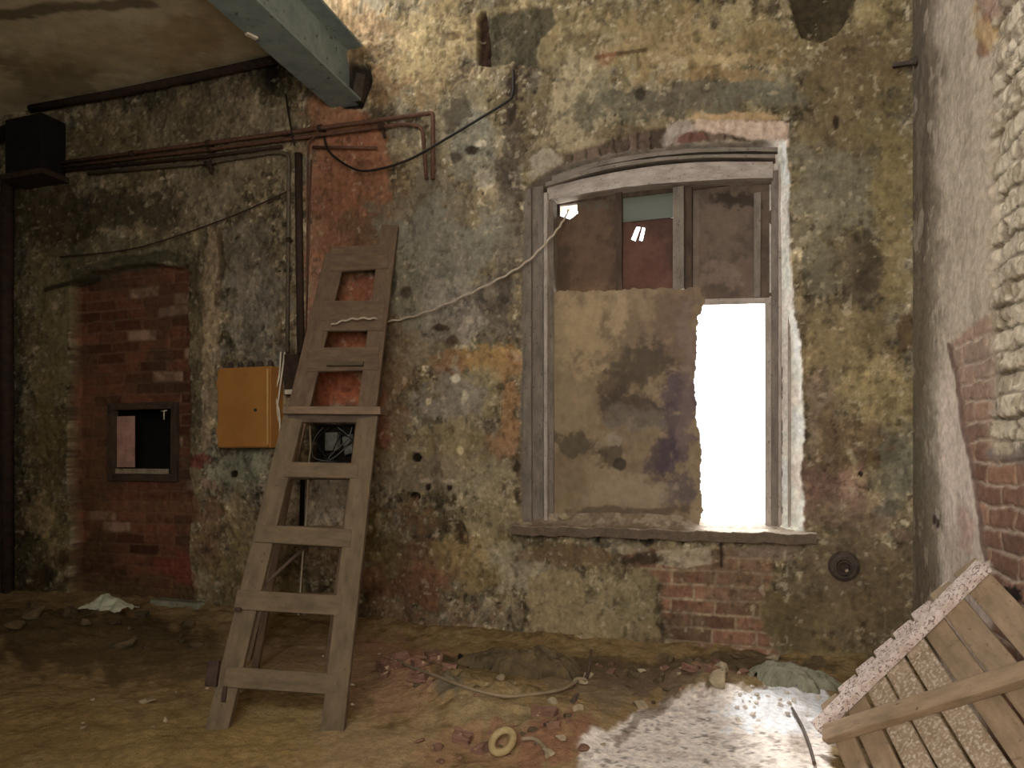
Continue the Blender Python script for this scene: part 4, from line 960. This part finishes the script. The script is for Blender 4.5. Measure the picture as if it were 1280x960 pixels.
PLACED = []
def scatter(n, regions, name, mats, sizes, label, cat, group, brick=False, flat=.6):
    for i in range(n):
        cx, cy, rx, ry = random.choice(regions)
        sz = random.uniform(*sizes)
        for tr in range(60):
            cx, cy, rx, ry = random.choice(regions)
            q = on_z(cx + random.uniform(-1, 1) * rx, min(955, cy + random.uniform(-1, 1) * ry))
            if q.y > -.06 - sz: q.y = -random.uniform(.06, .16) - sz
            if all((q.x - x) ** 2 + (q.y - y) ** 2 > (1.0 * (sz + z)) ** 2 for x, y, z in PLACED): break
        else: continue
        PLACED.append((q.x, q.y, sz))
        tag(chunk(name, q.x, q.y, sz, random.choice(mats), flat, brick), label, cat, group)
scatter(26, [(640, 905, 120, 34), (600, 945, 90, 12), (700, 930, 40, 24)], 'rubble_lump', [M['plaster'], M['dark_rubble'], M['brick']], (.012, .04), 'small lump of plaster rubble in the heap below the left of the window', 'rubble', 'rubble lumps under the left of the window')
scatter(12, [(690, 930, 50, 20), (590, 935, 60, 16), (520, 850, 50, 16)], 'brick_fragment', [M['brick']], (.04, .075), 'broken red brick fragment in the heap at the bottom middle', 'brick', 'brick fragments at the bottom middle', True)
scatter(34, [(870, 850, 60, 14), (820, 870, 50, 16), (790, 845, 70, 16), (930, 838, 60, 10)], 'rubble_piece', [M['plaster'], M['dark_rubble'], M['dark_rubble'], M['brick']], (.015, .055), 'rubble piece piled on the floor below the bare brick patch', 'rubble', 'rubble below the bare brick patch')
scatter(9, [(880, 852, 40, 12)], 'brick_chunk', [M['brick']], (.04, .07), 'red brick chunk lying below the bare brick patch', 'brick', 'brick chunks below the bare patch', True)
scatter(24, [(975, 886, 48, 16), (940, 890, 20, 14)], 'plaster_crumb', [M['plaster_pale']], (.008, .024), 'white plaster crumb in the bright patch beside the slatted panel', 'crumb', 'white crumbs beside the slatted panel')
scatter(16, [(80, 800, 90, 14), (200, 800, 60, 16)], 'dark_clod', [M['dark_rubble']], (.03, .09), 'dark clod of debris on the floor at the far left', 'debris', 'dark clods at the far left')
scatter(10, [(180, 860, 140, 50)], 'pale_pebble', [M['plaster']], (.01, .025), 'small pale pebble on the dark floor at the left', 'pebble', 'pebbles on the left floor')
scatter(10, [(450, 850, 60, 40)], 'plaster_flake', [M['plaster_pale']], (.008, .018), 'small pale plaster flake on the floor right of the stepladder', 'flake', 'flakes right of the stepladder')
q = on_z(185, 876); tag(chunk('stone', q.x, q.y, .05, M['plaster'], .4, asp=(1.3, .8), rot=.3), 'single pale flat stone on the dark floor left of the stepladder', 'stone')
def lump_sheet(name, cx, cy, hx, hy, hgt, mat, seed, n=70):
    U, V = np.meshgrid(np.linspace(-1, 1, n), np.linspace(-1, 1, n // 2), indexing='ij')
    rag = .78 + .5 * (fbm(np.cos(np.arctan2(V, U)) * 3 + 9, np.sin(np.arctan2(V, U)) * 3 + 9, seed, 4) - .5)
    rr = np.hypot(U, V) / rag; e = np.clip(1 - rr ** 3, 0, 1) ** .6
    X, Y = cx + U * hx, cy + V * hy
    Z = floor_h(X, Y) - .015 + e * hgt * (.45 + .9 * fbm(X * 9, Y * 9, seed + 11, 5, .6)) + e * .012 * fbm(X * 50, Y * 50, seed + 31, 3)
    kp = rr[:-1, :-1] < 1.05; m = MB(); idx = lambda i, j: i * (n // 2) + j
    vs = [(X[i, j], Y[i, j], Z[i, j]) for i in range(n) for j in range(n // 2)]
    fs = [[idx(i, j), idx(i + 1, j), idx(i + 1, j + 1), idx(i, j + 1)] for i in range(n - 1) for j in range(n // 2 - 1) if kp[i, j]]
    m.add(vs, fs); return m.build(name, mat)
q = on_z(988, 858)
tag(lump_sheet('plaster_slab', q.x, min(q.y, -.2), .27, .2, .085, M['greenish'], 1701), 'large greenish plaster slab at the wall foot left of the panel', 'slab')
q = on_z(577, 842); tag(chunk('black_lump', q.x, q.y, .035, M['matt_black'], 1.3, sink=.1), 'small black lump standing in for a dark hole right of the stepladder', 'lump')  # black lump added where there is a dark hole
q = on_z(650, 846)
tag(lump_sheet('dirt_heap', q.x, min(q.y, -.2), .42, .2, .13, M['dark_rubble'], 1801), 'dark dirt heap along the wall foot below the left of the window', 'heap')
q = on_z(900, 868); tag(chunk('plaster_block', q.x, min(q.y, -.14), .085, M['plaster'], .6, asp=(1.2, .9)), 'tan plaster block left of the greenish slab', 'block')
for k in range(2):
    pass
q = on_y(712, 642, .03); zt = zs
def sill_chunk(px, sz, lab):
    o = chunk('sill_lump', 0, 0, sz, M['plaster'], .45, asp=(1.4, .7)); p = on_y(px, 650, .04); o.location = (p.x, .045, zs + .05); return tag(o, lab, 'rubble')
sill_chunk(706, .06, 'plaster lump at the left end of the window sill'); sill_chunk(724, .04, 'smaller plaster lump on the sill beside the plywood sheet')
# rag
q = on_z(135, 778); q.y = min(q.y, -.12)
X, Y = np.meshgrid(np.linspace(-.19, .17, 46), np.linspace(-.1, .1, 26), indexing='ij')
hh_ = .10 * np.exp(-((X / .15) ** 2 + (Y / .07) ** 2)) * (.55 + .9 * fbm(X * 14 + 3, Y * 14, 1201, 4)) + .05 * fbm(X * 30, Y * 30, 1221, 3)
bx_ = X * (1 + .3 * (fbm(Y * 20, X * 4, 1241, 3) - .5)); m = MB()
vs = [(q.x + bx_[i, j], q.y + Y[i, j] * (1 + .3 * math.sin(i * .5)), fz(q.x, q.y) - .01 + hh_[i, j]) for i in range(46) for j in range(26)]
fs = [[i * 26 + j, (i + 1) * 26 + j, (i + 1) * 26 + j + 1, i * 26 + j + 1] for i in range(45) for j in range(25)]
m.add(vs, fs, None, True); o = m.build('rag', M['rag']); sdm = o.modifiers.new('thickness', 'SOLIDIFY'); sdm.thickness = .004
tag(o, 'crumpled pale greenish rag on the floor below the bricked-up doorway', 'rag')
# doorway threshold stone
a, b = on_z(152, 772), on_z(236, 772)
m = MB(); m.box(((a.x + b.x) / 2, -.03, .035), ((b.x - a.x) / 2, 0, 0), (0, .06, 0), (0, 0, .045), .012, .006)
tag(m.build('threshold_stone', M['greenish']), 'grey stone threshold at the foot of the bricked-up doorway', 'threshold')
# hose on the floor
def fl_pt(px, py, lift=.012):
    p = on_z(px, py); p.y = min(p.y, -.03); p.z = fz(p.x, p.y) + lift; return p
cable('floor_cable', [fl_pt(487, 826), fl_pt(512, 850), fl_pt(545, 874), fl_pt(585, 889), fl_pt(630, 895), fl_pt(675, 890), fl_pt(705, 880), fl_pt(722, 864)], .0075, M['hose'], 'pale cable curving over the floor debris below the window')
m = MB(); m.tube([fl_pt(716, 896, .01), at_d(728, 862, 3.55), at_d(736, 838, 3.62), at_d(739, 812, 3.68)], [.012, .011, .009, .006], 8)
tag(m.build('stick', M['dark_wood']), 'dark stick standing in the debris below the window', 'stick')
m = MB(); p = on_z(628, 944); p.z = fz(p.x, p.y) + .012
ringp = [p + Vector((.046 * math.cos(t) * .8, .046 * math.sin(t), .024 + .024 * math.sin(t))) for t in np.linspace(0, 2 * math.pi, 25)]
m.tube(ringp, .014, 10, False); tag(m.build('ring', M['ring']), 'yellowish ring lying in the debris at the bottom edge', 'ring')
cable('hose_piece', [fl_pt(652, 938), fl_pt(668, 940), fl_pt(680, 948), fl_pt(684, 958)], .008, M['hose'], 'short curved pale hose piece beside the yellowish ring', 'hose')
cable('floor_wire', [fl_pt(990, 890), fl_pt(1003, 910), fl_pt(1012, 935), fl_pt(1018, 958)], .006, M['dark_wood'], 'thin dark wire on the bright floor beside the slatted panel', 'wire')

# ------------------------------------------------------------------ LIGHT
wd = bpy.data.worlds.new('World'); SC.world = wd; wd.use_nodes = True
bg = wd.node_tree.nodes['Background']; bg.inputs[0].default_value = (.94, .95, 1.0, 1); bg.inputs[1].default_value = 7.2
def area(name, loc, rot, sx, sy, power, col, portal=False):
    l = bpy.data.lights.new(name, 'AREA'); l.shape = 'RECTANGLE'; l.size = sx; l.size_y = sy; l.energy = power; l.color = col
    if portal: l.cycles.is_portal = True
    o = bpy.data.objects.new(name, l); COL.objects.link(o); o.location = loc; o.rotation_euler = rot; return o
area('window_portal', ((ix0 + ix1) / 2, .48, (iz0 + iz1) / 2), (math.radians(-90), 0, 0), ix1 - ix0 + .05, iz1 - iz0 + .05, 1, (1, 1, 1), True)
area('opening_portal', ((OX0 + OX1) / 2, FYW - .3, (OZ0 + OZ1) / 2), (math.radians(90), 0, 0), OX1 - OX0, OZ1 - OZ0, 1, (1, 1, 1), True)
area('opening_fill', ((OX0 + OX1) / 2, FYW + .02, (OZ0 + OZ1) / 2), (math.radians(90), 0, 0), OX1 - OX0, OZ1 - OZ0, 62, (1, .90, .76))  # added warm fill lamp, on top of the sky light
sl = bpy.data.lights.new('sun', 'SUN'); sl.energy = 4; sl.angle = math.radians(6); sl.color = (1, .97, .95)
so_ = bpy.data.objects.new('sun', sl); COL.objects.link(so_); so_.rotation_euler = Vector((.30, -1.3, -1.2)).to_track_quat('-Z', 'Y').to_euler(); so_.location = (-1, 6, 6)

# ------------------------------------------------------------------ CAMERA
cd = bpy.data.cameras.new('camera'); co = bpy.data.objects.new('camera', cd); COL.objects.link(co)
cd.sensor_width = 36; cd.lens = 36 * F / 1280; cd.shift_y = (HZ - 480) / 1280; cd.clip_start = .02
co.location = (0, -DIST, EYE); co.rotation_euler = (math.radians(90), 0, TH)
SC.camera = co
SC.view_settings.view_transform = 'Standard'; SC.view_settings.look = 'None'; SC.view_settings.gamma = 1; SC.view_settings.use_curve_mapping = False
SC.view_settings.exposure = 0.12
SC.cycles.use_denoising = True
SC.cycles.max_bounces = 6; SC.cycles.diffuse_bounces = 4
